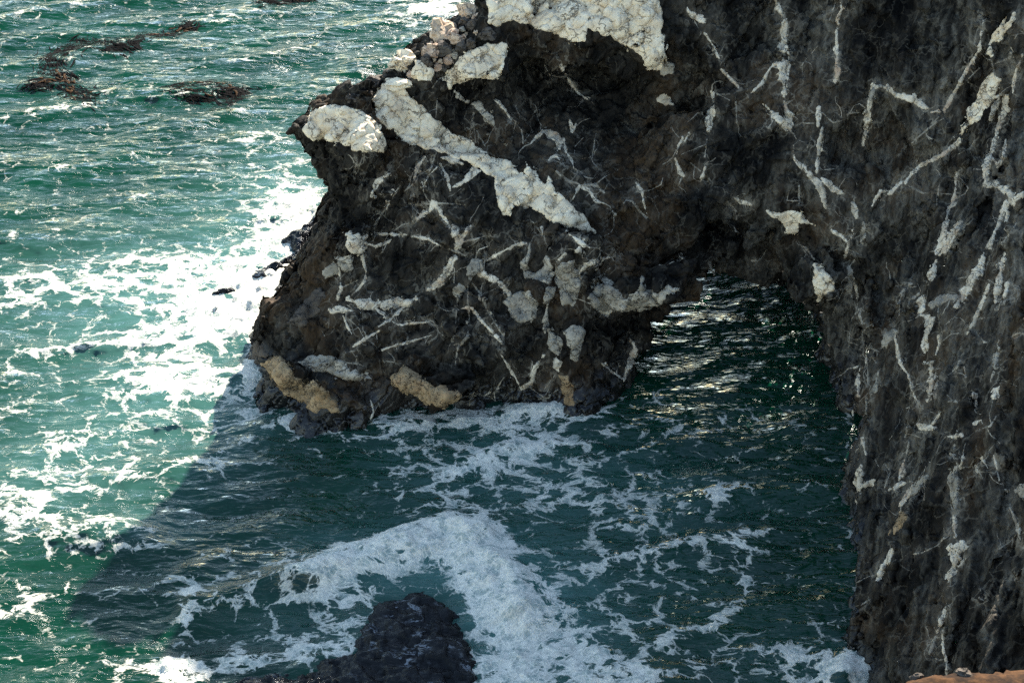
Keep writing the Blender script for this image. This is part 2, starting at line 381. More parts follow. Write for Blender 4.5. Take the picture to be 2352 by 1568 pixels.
# ------------------------------------------------------------------ the cliff: headland, natural arch and side wall as one solid
def cps(L):
    P = np.array([at_fwd(u, v, y) for u, v, y in L]); return P
front = [tuple(on_sea(u, v)) for u, v in [(560,850),(585,930),(605,962),(680,985),(800,985),(880,965),(960,945),(1070,922),(1180,945),(1330,935)]]
front += [tuple(p) for p in cps([(640,820,46.8),(800,800,46.0),(1000,800,45.9),(1200,800,46.0),(1350,790,46.3),
  (760,620,48.6),(900,620,48.2),(1050,620,48),(1200,620,47.9),(1400,630,47.9),(1500,600,48.8),
  (800,450,50),(1000,450,49.7),(1200,450,49.7),(1400,450,50.2),(1600,450,50.1),(1800,430,49.9),(1690,560,50.5),(1600,560,50.3),(1850,560,49.3),
  (1540,675,49.6),(1650,640,50.8),(1750,655,50.5),(1830,665,49.4),
  (700,300,51.4),(760,250,51.6),(900,250,51.2),(1020,250,51.9),(1120,250,52.3),(1300,250,54.3),(1450,260,54.2),(1300,340,51.6),(1500,340,51.7),(1700,250,52.3),(1900,250,51.6),(2100,250,50.4),(2000,450,49.),
  (1060,160,52.2),(1130,130,52.7),(1060,225,52.9),(1250,140,55.9),(1400,170,56),(1350,40,54.5),(1200,30,54.4),(1500,90,54.0),(1700,80,54.5),(1900,80,54.2),
  (1100,-100,56),(1400,-100,56),(1800,-100,56),(1200,-300,57.5),(1800,-300,57.5),(2100,-100,54)])]
front += [(8.5, 48.6, 0.), (6.5, 48.2, 0.), (10.8, 47.8, 0.), (4.5, 47.2, 0.), (8.5, 48.3, -1.5), (-6, 44.2, -1.5), (2, 45.5, -1.5), (18, 46, 0), (18, 50, 14), (-6, 57, 16), (-12, 50, 0), (-12, 54, 8)]
front = np.array(front); Ff = rbf(front[:, [0, 2]], front[:, 1])
wb = [on_sea(u, v) for u, v in [(1938,860),(1952,930),(1955,1000),(1960,1180),(1968,1350),(1976,1500),(1990,1568)]]
wall_pts = [(p[1], 0., p[0]) for p in wb]
wall_pts += [(22, 0, 9.1), (58, 0, 11.8), (66, 0, 7.6), (75, 0, 4.5)]  # far points: unseen ridge behind the arch, added to block the sun
for y, z, add in [(48, 2, .35), (44, 2, .55), (38, 2, .75), (32, 2, .8), (48, 4.2, 1.1), (42, 4.2, 1.6), (36, 4.2, 1.9), (30, 4.2, 2.),
                  (50, 8, 3.4), (44, 8, 3.5), (38, 8, 3.5), (32, 8, 3.5), (26, 8, 3.4), (52, 12, 5.8), (44, 12, 5.9), (36, 12, 5.3), (28, 12, 5.2),
                  (54, 17, 8), (40, 17, 7.4), (26, 17, 7.2), (66, 8, 1.), (74, 8, 1.), (74, 16, 2.), (64, 14, 2.5), (48, -1.5, -.2), (36, -1.5, -.3), (26, -1.5, -.4)]:
    wall_pts.append((y, z, float(np.interp(y, [22, 33.6, 39.8, 43.9, 47.5, 58, 66, 75], [9.1, 10.4, 11.35, 12.0, 12.2, 11.8, 7.6, 4.5])) + add))
wall_pts = np.array(wall_pts); Wf = rbf(wall_pts[:, :2], wall_pts[:, 2])
ridge = cps([(690,298,51.6),(715,262,51.8),(780,212,52.3),(830,185,52.8),(870,165,53.2),(930,130,54),(1000,75,55.2),(1060,30,56),(1085,8,56.4)])
rx, ry, rz = ridge[:, 0], ridge[:, 1], ridge[:, 2]

HV = .15
gx = np.arange(-13.0, 24.0, HV); gy = np.arange(21.0, 77.0, HV); gz = np.arange(-1.5, 18.6, HV)
nx, ny, nz = len(gx), len(gy), len(gz)
XZ = np.stack(np.meshgrid(gx, gz, indexing='ij'), -1).reshape(-1, 2); Fg = Ff(XZ).reshape(nx, nz).astype(np.float32)
YZ = np.stack(np.meshgrid(gy, gz, indexing='ij'), -1).reshape(-1, 2); Wg = Wf(YZ).reshape(ny, nz).astype(np.float32)
Lb = np.interp(gy, [40, 44.6, 45.6, 47.7, 50, 55, 59.6, 64, 75], [-5, -7.9, -9.0, -10.05, -9.7, -8.75, -8.1, -6, 0])
Lp = np.interp(gz, [-1.5, 0, 1, 2, 4, 5.6, 6.6, 7.6, 8.3, 9, 12, 19], [-.3, 0, .6, 1.2, 2.3, 3.2, 2.95, 2.1, 1.85, 1.9, 2.4, 4])
Lg = (Lb[:, None] + Lp[None]).astype(np.float32)
tr = np.interp(gx, rx, rz, left=rz[0]-3); yr = np.interp(gx, rx, ry)
T = tr[:, None] - .85*np.maximum(0, gy[None]-yr[:, None]-.15) + .15*np.maximum(0, yr[:, None]-gy[None])
hi = sstep(rx[-1]+.05, rx[-1]+.7, gx)[:, None]
T = T*(1-hi) + hi*(12.9 + 4.3*sstep(2.6, 6.4, gx)[:, None] - .12*np.maximum(0, gy[None]-57))
Tw = np.minimum(17.6, 12.6 + .40*(gy-26))[None] + 0*gx[:, None]
Tw = Tw - (Tw-13.5)*sstep(57, 62, gy)[None]*(1-sstep(15, 17, gx))[:, None]  # top of the added unseen ridge, high enough to keep arch water dark
Bg = np.interp(gx, [-13, 4.6, 6.6, 12, 14, 24], [63, 61, 52.2, 52.2, 60, 60])[:, None] + .55*np.maximum(gz, 0)[None]
val = np.empty((nx, ny, nz), np.float32)
y3 = gy[None, :, None].astype(np.float32); z3 = gz[None, None, :].astype(np.float32)
cxv = (8.45 + .03*(gy-49)); av = 3.95 - .05*np.maximum(0, gy-51); hv = 2.55 + .45*np.maximum(0, gy-51)
def blob(u, v, fwd, r): return (at_fwd(u, v, fwd), r)
ADD = [blob(1090,165,52.4,(1.55,1.5,.62)), blob(1010,195,52.6,(.9,1.2,.6)), blob(798,290,51.3,(1.3,1.3,.6)), 
       blob(1330,70,54.6,(3.6,1.1,1.0)), blob(1480,120,54.0,(1.2,1.0,.8)), blob(1430,655,48.0,(2.0,1.0,.6)), blob(1230,665,47.3,(.9,.9,.7)), blob(1330,590,47.7,(1.0,.9,.9)),
       blob(810,560,48.6,(.75,.9,.55)), blob(700,860,45.6,(1.2,.7,.5)), blob(965,880,44.9,(1.3,.7,.5)), blob(1880,640,48.4,(.7,.9,.9))]
CUT = [blob(1330,225,53.1,(2.2,1.5,1.0)), blob(1460,250,53.0,(1.5,1.3,.9)), blob(1120,330,50.3,(1.3,.9,.55)), blob(770,390,49.6,(1.2,1.6,.62)), blob(1500,760,47.2,(1.5,1.2,.75)),
       blob(1400,780,45.9,(1.1,.8,.6)), blob(1640,540,50.0,(2.0,1.0,.55)), blob(1200,560,47.0,(.6,.5,.8)), blob(1980,250,50.5,(1.6,1.1,2.2)), blob(2010,1250,35.7,(.7,1.1,.8)), blob(1600,200,53.,(.8,.9,1.8))]
for k in range(0, nx, 24):
    s = slice(k, k+24); x3 = gx[s][:, None, None].astype(np.float32)
    a = smax((Fg[s][:, None, :]-y3)*.8, (Lg[None]-x3)*.85, .5)
    a = smax(a, (z3 - T[s][:, :, None].astype(np.float32))*.75, .25)
    a = smax(a, (y3 - Bg[s][:, None, :].astype(np.float32))*.8, .8)
    b = smax((Wg[None]-x3)*.85, (z3 - Tw[s][:, :, None].astype(np.float32))*.85, .8)
    d = smin(a, b, .7)
    for L_, sg in ((ADD, 1), (CUT, -1)):
        for c_, r_ in L_:
            if gx[s][-1] < c_[0]-r_[0]-1.5 or gx[s][0] > c_[0]+r_[0]+1.5: continue
            jy = slice(*np.searchsorted(gy, [c_[1]-r_[1]-1.5, c_[1]+r_[1]+1.5])); jz = slice(*np.searchsorted(gz, [c_[2]-r_[2]-1.5, c_[2]+r_[2]+1.5]))
            e = (np.sqrt(((x3-c_[0])/r_[0])**2 + ((y3[:, jy]-c_[1])/r_[1])**2 + ((z3[:, :, jz]-c_[2])/r_[2])**2)-1)*min(r_)
            d[:, jy, jz] = smin(d[:, jy, jz], e, .22) if sg > 0 else smax(d[:, jy, jz], -e, .28)
    q = np.sqrt(((x3-cxv[None, :, None])/av[None, :, None])**2 + (np.maximum(z3, 0)/hv[None, :, None])**2)
    tun = (q-1)*2.6
    tun = np.maximum(tun, (44.5-y3)*.8)
    d = smax(d, -tun, .35)
    val[s] = d
# break the smooth solid into rock: bulges, slanting ribs and angular blocks, only near its surface
print('t sdf', time.time()-T0)
band = np.abs(val) < .95
I = np.argwhere(band); PA = np.stack([gx[I[:, 0]], gy[I[:, 1]], gz[I[:, 2]]], 1).astype(np.float32)
near = (PA[:, 1] < 58) & (PA[:, 2] < 14.5) & (PA[:, 2] > -.9); PB = PA[near]
def fol(P, rx_=28, ry_=-38):
    a, b = math.radians(rx_), math.radians(ry_)
    R1 = np.array([[1, 0, 0], [0, math.cos(a), -math.sin(a)], [0, math.sin(a), math.cos(a)]]); R2 = np.array([[math.cos(b), 0, math.sin(b)], [0, 1, 0], [-math.sin(b), 0, math.cos(b)]])
    return (P@(R2@R1).T).astype(np.float32)
FB = fol(PB)
wq = FB + .5*np.stack([perlin(PB*.5, 1), perlin(PB*.5+7, 2), perlin(PB*.5+13, 3)], 1)
disp = .58*facets(wq*np.array([.42, .42, .22]), 11) + .34*facets(wq*np.array([.95, .95, .45]) + 3, 12) + .06*ridged(wq*np.array([.9, .9, .35]), 2, 21)
# long steep ribs along the foliation of the side wall
dv = np.array([.25, .85, .46]); dv /= np.linalg.norm(dv)
def along(P, k=6.): return (P - np.outer(P@dv, dv)*(1-1/k)).astype(np.float32)
ww = sstep(8.5, 12.5, PB[:, 0])*sstep(60, 52, PB[:, 1])
ap = along(PB + .35*np.stack([perlin(PB*.6, 8), 0*PB[:, 0], perlin(PB*.6+4, 9)], 1))
disp = disp*(1-.45*ww) - ww*(.30*ridged(ap*.8, 2, 51) + .22*facets(ap*1.3, 52))
_, e1 = facets(wq*np.array([.62, .62, .34]) + 8, 13, True)
disp += .30*np.exp(-(e1/.06)**2)*(1-.6*ww)
full = .32*fbm(PA*.22, 3, 5); full[near] += disp
val[band] += np.clip(full, -.9, .9); print('t noise', time.time()-T0)
V, Q = surface_nets(val, np.array([gx[0], gy[0], gz[0]]), HV); del val, band, I, PA, PB, FB, wq; print('t nets', time.time()-T0)
# keep the one connected solid
lab = np.arange(len(V))
for _ in range(400):
    m = lab[Q].min(1); new = lab.copy()
    for k in range(4): np.minimum.at(new, Q[:, k], m)
    new = new[new]
    if (new == lab).all(): break
    lab = new
big = np.bincount(lab).argmax(); keep = lab == big
Q = Q[keep[Q[:, 0]]]; used = np.unique(Q); re = np.full(len(V), -1); re[used] = np.arange(len(used)); V = V[used]; Q = re[Q]
print('cliff coarse', len(Q))
N = vnormals(V, Q)
# the side that the view can reach gets two finer levels
fc = V[Q].mean(1); fn = N[Q].mean(1); vd = fc-np.array([0, 0, CAM_H]); vd /= np.linalg.norm(vd, axis=1)[:, None]
u, v, dep = project(fc)
fine = ((fn*vd).sum(1) < .12) & (u > -60) & (u < 2420) & (v > -60) & (v < 1640) & (fc[:, 2] > -.8)
def compact(V, Q):
    us = np.unique(Q); r = np.full(len(V), -1); r[us] = np.arange(len(us)); return V[us], r[Q]
def rough(V, Q, lev):
    N = vnormals(V, Q); W = fol(V) + .25*np.stack([perlin(V*1.3, 4), perlin(V*1.3+5, 5), perlin(V*1.3+9, 6)], 1)
    A = along(V)
    if lev == 1:
        f1, e1 = facets(W*np.array([1.7, 1.7, .8]) + 2, 33, True)
        w_ = sstep(8.5, 12.5, V[:, 0]); d0 = .17*f1 - .11*np.exp(-(e1/.05)**2)
        d = d0*(1-.7*w_) + w_*(.04*ridged(A*2.4, 2, 55) + .17*facets(A*2.1, 56))
    elif False: d = .085*facets(W*np.array([2.1, 2.1, .9]), 31) + .03*ridged(W*np.array([2.2, 2.2, .8]), 2, 35)
    else: d = .030*facets(W*np.array([4.2, 4.2, 1.6]), 41) + .006*ridged(W*np.array([5.5, 5.5, 2.]), 3, 45, .6)
    return V + N*d[:, None]
Vf, Qf = compact(V, Q[fine]); Vc, Qc = compact(V, Q[~fine])
Vf, Qf = subdivide(Vf, Qf); Vf = smooth_mesh(Vf, Qf, 1, .2); Vf = rough(Vf, Qf, 1)
Vf, Qf = subdivide(Vf, Qf); Vf = rough(Vf, Qf, 2)
print('cliff fine', len(Qf))
cliff = bpy.data.objects.new('sea_cliff', None); COL.objects.link(cliff); cliff.location = (0, 0, 0)
tag(cliff, 'dark rock cliff with white veins and a low natural arch', 'cliff')
face = mk('rock_face', np.concatenate([Vf, Vc]), np.concatenate([Qf, Qc+len(Vf)]), M_ROCK, cliff)
print('t cliff', time.time()-T0)
# ------------------------------------------------------------------ the sea
# foam on the water as seen in the photograph: (u, v, radius along u, radius along v, amount); each becomes an ellipse on the water
FOAM = [(660,520,95,85,0.77),(635,420,110,90,0.41),(560,330,70,70,0.28),(600,650,130,85,0.77),(520,720,150,80,0.74),(450,640,150,70,0.57),
 (330,620,150,60,0.53),(150,640,170,60,0.44),(10,690,110,60,0.41),(400,780,160,70,0.55),(240,770,170,60,0.37),(420,880,140,80,0.53),(300,930,130,70,0.37),
 (200,1030,160,70,0.37),(70,930,130,90,0.28),(90,1130,170,70,0.39),(260,1110,130,70,0.33),(30,830,110,70,0.28),(585,830,38,110,0.61),(570,940,40,60,0.44),
 (700,470,60,70,0.61),(130,1200,170,40,0.40),
 (480,960,110,80,0.37),(520,1060,150,70,0.29),(700,992,130,24,0.44),(900,990,130,34,0.44),(1000,955,130,36,0.55),(1110,960,140,45,0.63),(1255,938,85,26,0.75),
 (1000,1085,140,90,0.48),(1160,1060,130,55,0.55),(1310,1125,190,85,0.44),(1450,1160,190,90,0.40),(1250,1030,130,45,0.44),(1100,1150,170,50,0.40),
 (1640,1130,60,36,0.53),(1700,1255,55,46,0.55),(1700,1335,55,36,0.48),(1520,1300,200,110,0.37),(1420,1430,160,70,0.40),(1600,1420,150,70,0.32),(1320,1330,150,80,0.32),
 (760,1332,70,36,.95),(850,1290,80,36,.92),(950,1258,90,42,.95),(1050,1246,100,50,.98),(1120,1330,70,85,.95),(1175,1430,84,85,.88),(1195,1530,125,75,.9),
 (1320,1500,130,90,.75),(1420,1545,100,46,.6),(800,1400,85,55,.62),(700,1480,150,50,.52),(900,1520,130,40,.6),(640,1420,120,50,.36),(560,1520,90,50,.5),
 (1960,1545,40,46,1.1),(1800,1510,150,70,.46),(1860,1562,90,40,.55),(1650,1530,140,55,.36),(1900,1440,60,50,.35),
 (1700,965,160,24,.36),(1500,920,120,40,.34),(1560,1000,160,50,.34),(1380,990,150,40,.4),
 (430,1400,26,120,.5),(400,1545,70,40,.95),(40,1400,50,60,.5),(240,1545,140,40,.45),
 (990,20,110,45,.6),(1040,60,60,60,.5)]
MILK = [(560,640,220,170,0.90),(300,680,320,140,0.75),(350,900,260,170,0.70),(120,1080,260,110,0.60),(650,450,130,120,0.70),(1120,1000,200,70,0.44),(1250,1110,260,110,0.41),
 (1000,1080,150,100,0.30),(1000,1290,260,80,1.00),(1200,1430,180,160,1.00),(1500,1150,200,110,0.33),(1420,1330,260,150,0.23),(780,1440,180,90,0.33),(1800,1530,200,80,0.22),(300,1210,140,40,0.50),(1950,1540,60,60,0.44)]
def blobs(X, Y, L):
    out = np.zeros(len(X), np.float32)
    for (u, v, ru, rv, s) in L:
        c = on_sea(u, v); rx = abs(on_sea(u+ru, v)[0]-c[0]); ry = abs(on_sea(u, v-rv)[1]-on_sea(u, v+rv)[1])*.5
        d2 = ((X-c[0])/rx)**2 + ((Y-c[1])/ry)**2
        m = d2 < 9
        out[m] = np.maximum(out[m], s*np.exp(-.75*d2[m])) + .25*np.minimum(out[m], s*np.exp(-.75*d2[m]))
    return out
def grow(a, step, lim):
    o = [a]; s = step
    while abs(o[-1]) < lim: s *= 1.22; o.append(o[-1] + s*np.sign(step if step else 1))
    return o
def axis(lo, hi, step, lim_lo, lim_hi):
    core = list(step(lo, hi)); a = [lo]; s = .15
    while a[-1] > lim_lo: s *= 1.25; a.append(a[-1]-s)
    b = [hi]; s = .2
    while b[-1] < lim_hi: s *= 1.25; b.append(b[-1]+s)
    return np.array(a[:0:-1] + core + b[1:])
def ystep(lo, hi):
    o = [lo]
    while o[-1] < hi: o.append(o[-1] + .055 + .0016*(o[-1]-lo))
    return o[:-1] + [hi]
FX, FY = None, None
xs = axis(-30., 15., lambda a, b: np.linspace(a, b, 600), -4000, 4000)
ys = axis(27.5, 84., ystep, -600, 6000)
GX, GY = np.meshgrid(xs, ys, indexing='ij'); X = GX.ravel().astype(np.float32); Y = GY.ravel().astype(np.float32)
core = sstep(-45, -31, X)*(1-sstep(16, 30, X))*sstep(15, 27, Y)*(1-sstep(85, 105, Y))
P2 = np.stack([X, Y, np.zeros_like(X)], 1)
foam = blobs(X, Y, FOAM); milk = blobs(X, Y, MILK)
# white water where the swell runs against the rock
cxg, cyg = np.arange(-16, 16, .2), np.arange(26, 70, .2); shore = np.zeros((len(cxg), len(cyg)), np.float32)
sm = np.abs(Vf[:, 2]) < .25; si = ((Vf[sm, 0]+16)/.2).astype(int); sj = ((Vf[sm, 1]-26)/.2).astype(int); ok = (si >= 0) & (si < len(cxg)) & (sj >= 0) & (sj < len(cyg)); shore[si[ok], sj[ok]] = 1
for _ in range(4):
    q = np.maximum.reduce([shore, .86*np.roll(shore, 1, 0), .86*np.roll(shore, -1, 0), .86*np.roll(shore, 1, 1), .86*np.roll(shore, -1, 1)]); shore = q
ix = np.clip(((X+16)/.2).astype(int), 0, len(cxg)-1); iy = np.clip(((Y-26)/.2).astype(int), 0, len(cyg)-1)
contact = shore[ix, iy]*(X > -16)*(X < 15.8)*(Y > 26)*(Y < 69)
foam = np.maximum(foam, np.clip(contact-.4, 0, 1)*(.75+.9*perlin(P2*.55, 91))*np.where(((X > 4) & (Y > 46)) | (X > 9), .35, 1.))
# how sheltered the water is: lee of the headland and inside the arch
lee = blobs(X, Y, [(1700, 800, 260, 160, 1.), (1000, 1200, 420, 110, .5), (700, 1150, 260, 110, .5)])
rs = np.random.RandomState(11)
wx = .9*perlin(P2*.22, 31); wy = .9*perlin(P2*.22 + 50, 32)
amp_mod = 1 + .55*perlin(P2*.13 + 9, 33)
H = np.zeros_like(X); DX = np.zeros_like(X); DY = np.zeros_like(X)
for i in range(120):
    lam = .34*(18**rs.rand()); th = math.radians(-90 + 10 + rs.normal()*(24 if lam < 2 else 17)); kx, ky = math.cos(th), math.sin(th)
    kk = 2*math.pi/lam; a = .0205*lam**.86*(.5+.9*rs.rand())*(.13+.07*min(1., max(0., (lam-.7)/1.6)))
    ph = kk*(kx*(X+wx*min(1, lam)) + ky*(Y+wy*min(1, lam))) + rs.rand()*6.283
    s = a*amp_mod*(1-.35*lee); H += s*np.cos(ph); DX -= .75*s*kx*np.sin(ph); DY -= .75*s*ky*np.sin(ph)
H += .045*ridged(np.stack([X*.30+Y*.05, Y*.72, 0*X], 1), 5, 40, .55)*(1-.4*lee)
turb = np.clip(foam, 0, 1.2)
H += np.clip(foam-.62, 0, 1)*.30*np.maximum(0, fbm(P2*1.7, 4, 63, .6)+.15)
H += turb*(.11*fbm(P2*.75, 5, 60, .55) + .06*np.maximum(0, ridged(P2*1.3, 3, 66)) + .018*np.maximum(0, ridged(P2*4., 2, 68)))
# the breaker rearing up round the front rock, and swells bent towards it
def swell(pts, height, width):
    L = [tuple(on_sea(a, b)[:2]) + (0.,) for a, b in pts]; d = -line_sd(X, Y, L); return height*np.exp(-(d/width)**2)
H += swell([(700,1345),(830,1300),(950,1255),(1060,1235),(1130,1290),(1190,1400)], .5, .95)*(1+.4*perlin(P2*1.1, 71))
H += swell([(450,1400),(560,1375),(700,1340)], .28, .5) + swell([(40,1200),(180,1235),(320,1235)], .35, .8)
H += swell([(1180,948),(1250,940),(1330,930)], .28, .45) + swell([(1930,1565),(1975,1535)], .4, .5)*(1+.6*perlin(P2*1.6, 77))
H *= core; DX *= core; DY *= core
# crests carry a little foam of their own on open water
crest = sstep(.08, .2, H)*.28
base = .17 + .06*perlin(P2*.3, 81)
base = np.where(lee > .3, base*(1-.75*lee), base)
foamv = np.maximum(foam + .10*fbm(P2*.5, 3, 82), base) + crest
V = np.stack([X+DX, Y+DY, H], 1); nx_, ny_ = len(xs), len(ys)
ii = np.arange(nx_*ny_).reshape(nx_, ny_)
F = np.stack([ii[:-1, :-1].ravel(), ii[1:, :-1].ravel(), ii[1:, 1:].ravel(), ii[:-1, 1:].ravel()], 1)
sea = mk('sea', V, F, M_SEA); vattr(sea, 'foam', np.clip(foamv, 0, 1.5)); vattr(sea, 'milk', np.clip(milk, 0, 1))
calm = blobs(X, Y, [(1150,1150,520,190,1.), (1700,1250,330,260,1.), (1650,820,330,190,1.), (700,1180,300,150,.8)])
vattr(sea, 'calm', np.clip(calm*1.3, 0, 1))
tag(sea, 'green choppy sea streaked with white foam around the cliff', 'sea', kind='structure')
print('sea', len(F))
_Z = H.reshape(nx_, ny_)[(xs > -28) & (xs < -12)][:, (ys > 30) & (ys < 75)]; _s = np.diff(_Z, axis=1)/np.diff(ys[(ys > 30) & (ys < 75)])[None]; print('slope pct', np.percentile(_s, [1, 5, 95, 99]))
print('t sea', time.time()-T0)
# ------------------------------------------------------------------ veins and bands of pale stone standing out of the rock face
# outlines and lines read off enlarged tiles of the photograph, carried onto the rock surface; tile: (u0, v0, scale)
TILE = {1: (0, 0, 1.), 2: (784.4, 0, .3335), 3: (1568.8, 0, .3335), 5: (574.2, 522.5, .3335), 6: (1320.7, 522.5, .3335), 8: (1568.8, 1045, .3335), 9: (1894.9, 488.1, .3551)}
PATCH = [  # name, material, tile, proud (m), outline
 ('marble_band', 'W', 2, .13, [(150,750),(250,630),(310,570),(400,600),(500,700),(620,790),(740,900),(860,960),(980,1040),(1100,1100),(1160,1110),(1260,1200),(1270,1110),(1330,1180),(1400,1280),(1430,1220),(1470,1310),(1550,1370),(1620,1440),(1690,1500),(1740,1590),(1700,1600),(1620,1580),(1560,1567),(1480,1540),(1380,1480),(1290,1430),(1190,1410),(1160,1490),(1110,1470),(1080,1380),(1060,1290),(1050,1230),(990,1190),(900,1120),(800,1090),(700,1060),(600,1030),(500,1000),(430,970),(370,900),(300,870),(200,790)]),
 ('marble_nose', 'W', 1, .14, [(692,296),(715,262),(740,245),(785,240),(830,255),(870,290),(887,330),(880,350),(840,350),(790,330),(740,322),(705,315)]),
 ('marble_ledge', 'W', 2, .14, [(700,540),(720,500),(770,460),(850,370),(930,330),(1050,295),(1150,290),(1130,400),(1120,490),(1060,530),(980,550),(900,540),(840,560),(780,600),(740,610),(720,580)]),
 ('marble_cap', 'W', 2, .14, [(1010,40),(1000,0),(1000,-70),(2180,-70),(2200,60),(2210,200),(2230,330),(2240,400),(2200,480),(2110,480),(2090,410),(2000,340),(1900,290),(1840,250),(1780,230),(1700,210),(1670,280),(1600,280),(1500,240),(1400,230),(1330,180),(1250,160),(1130,150),(1060,190),(1020,150)]),
 ('stained_knob', 'G', 2, .12, [(2200,480),(2230,400),(2290,440),(2280,500),(2220,530)]),
 ('stained_knob', 'V', 2, .1, [(2160,700),(2220,650),(2270,690),(2300,720),(2230,735)]),
 ('stained_band', 'G', 2, .1, [(780,630),(850,690),(940,700),(1010,760),(1060,840),(1070,900),(1000,830),(900,740),(830,700)]),
 ('quartz_patch', 'V', 2, .06, [(1380,900),(1460,900),(1540,950),(1500,1030),(1440,960)]),
 ('quartz_patch', 'V', 2, .07, [(700,1090),(760,1080),(860,1110),(850,1150),(740,1130)]),
 ('quartz_patch', 'V', 2, .07, [(760,1290),(830,1230),(900,1160),(960,1180),(880,1250),(800,1290)]),
 ('quartz_patch', 'W', 3, .08, [(2090,300),(2150,200),(2280,90),(2290,150),(2200,260),(2130,320),(2120,400),(2100,370)]),
 ('quartz_patch', 'W', 3, .08, [(2080,520),(2140,490),(2180,550),(2160,660),(2100,760),(2000,850),(1920,930),(1890,990),(1900,920),(1960,800),(1970,740),(2040,650),(2070,580)]),
 ('quartz_patch', 'W', 3, .1, [(700,1460),(780,1460),(840,1500),(910,1555),(800,1540),(790,1600),(700,1600),(650,1510),(600,1490),(570,1450),(640,1460)]),
 ('quartz_knob', 'V', 5, .18, [(665,50),(740,40),(800,60),(790,140),(750,190),(700,170),(665,120)]),
 ('quartz_knob', 'G', 5, .15, [(600,200),(690,200),(700,270),(640,290),(600,250)]),
 ('quartz_knob', 'G', 5, .12, [(510,300),(570,250),(600,260),(590,310),(520,350)]),
 ('quartz_patch', 'G', 5, .1, [(1490,280),(1530,230),(1600,230),(1600,290),(1540,330),(1510,380),(1490,330)]),
 ('quartz_patch', 'G', 5, .08, [(1390,410),(1450,390),(1480,430),(1430,480),(1400,460)]),
 ('ochre_slab', 'O', 5, .22, [(80,940),(130,900),(190,880),(250,930),(290,990),(360,1050),(410,1080),(440,1040),(480,1090),(540,1130),(590,1190),(610,1270),(560,1280),(530,1250),(460,1280),(400,1240),(350,1200),(290,1170),(240,1150),(190,1090),(150,1040),(120,990)]),
 ('grey_slab', 'G', 5, .2, [(330,930),(400,890),(480,880),(560,890),(650,940),(690,990),(740,990),(790,1020),(760,1045),(700,1045),(660,1050),(600,1020),(530,990),(470,990),(400,970)]),
 ('ochre_slab', 'O', 5, .24, [(980,1020),(1060,950),(1110,980),(1150,1030),(1260,1080),(1340,1100),(1420,1130),(1500,1165),(1440,1190),(1380,1220),(1290,1220),(1200,1200),(1110,1150),(1040,1130),(990,1080)]),
 ('brown_slab', 'B', 5, .16, [(260,660),(330,560),(400,490),(480,410),(500,400),(505,480),(470,570),(440,620),(370,680),(300,690)]),
 ('brown_slab', 'B', 5, .12, [(750,1150),(790,1080),(840,1010),(855,1060),(810,1130),(770,1170)]),
 ('brown_slab', 'B', 5, .14, [(10,800),(60,790),(110,840),(120,890),(60,930),(10,920)]),
 ('ochre_slab', 'O', 5, .1, [(2130,1020),(2200,1000),(2220,1080),(2230,1220),(2180,1210),(2160,1100)]),
 ('quartz_patch', 'V', 5, .08, [(2080,960),(2110,890),(2140,920),(2130,1000),(2100,990)]),
 ('grey_knob', 'G', 5, .2, [(1750,510),(1830,450),(1930,450),(1990,510),(1980,600),(1930,650),(1870,660),(1800,610)]),
 ('grey_knob', 'G', 5, .16, [(1870,260),(1900,180),(1930,110),(1940,200),(1900,300),(1960,310),(2030,270),(2020,220),(2070,200),(2090,330),(2060,400),(2000,380),(1960,350),(1890,350)]),
 ('grey_knob', 'G', 5, .2, [(2110,270),(2150,240),(2230,230),(2260,300),(2260,440),(2220,540),(2160,520),(2140,430),(2110,370)]),
 ('grey_knob', 'G', 5, .14, [(2040,420),(2110,400),(2100,470),(2060,540),(2050,680),(2030,780),(2010,700),(2030,560)]),
 ('grey_knob', 'G', 5, .16, [(2060,720),(2130,760),(2150,850),(2130,900),(2080,860),(2040,780)]),
 ('grey_knob', 'G', 5, .16, [(2170,720),(2230,640),(2300,720),(2280,850),(2250,930),(2210,900),(2190,800)]),
 ('grey_overhang', 'G', 6, .18, [(80,490),(140,400),(200,340),(280,420),(340,470),(420,440),(460,340),(480,440),(560,440),(640,400),(720,420),(640,470),(570,540),(440,570),(350,560),(220,590),(150,560),(110,510)]),
 ('marble_patch', 'W', 6, .1, [(1640,230),(1690,250),(1720,300),(1760,350),(1790,430),(1720,460),(1680,500),(1670,470),(1640,400),(1650,330)]),
 ('quartz_patch', 'V', 9, .06, [(660,420),(690,330),(720,300),(715,380),(690,450)]),
 ('quartz_patch', 'V', 9, .07, [(645,670),(700,680),(695,740),(670,800),(655,900),(665,960),(640,960),(635,880),(640,780)]),
 ('quartz_patch', 'V', 9, .06, [(1040,230),(1080,150),(1140,0),(1160,20),(1110,130),(1080,240)]),
 ('quartz_patch', 'V', 9, .06, [(1070,1190),(1090,1140),(1130,1120),(1130,1160),(1100,1210)]),
 ('quartz_patch', 'V', 8, .08, [(1190,210),(1200,100),(1230,40),(1240,110),(1250,190),(1320,170),(1300,210),(1220,240),(1190,310)]),
 ('ochre_slab', 'O', 8, .08, [(1430,540),(1470,440),(1490,390),(1540,420),(1500,500),(1460,550)]),
 ('quartz_patch', 'G', 8, .08, [(2280,240),(2350,200),(2390,250),(2348,290)]),
]
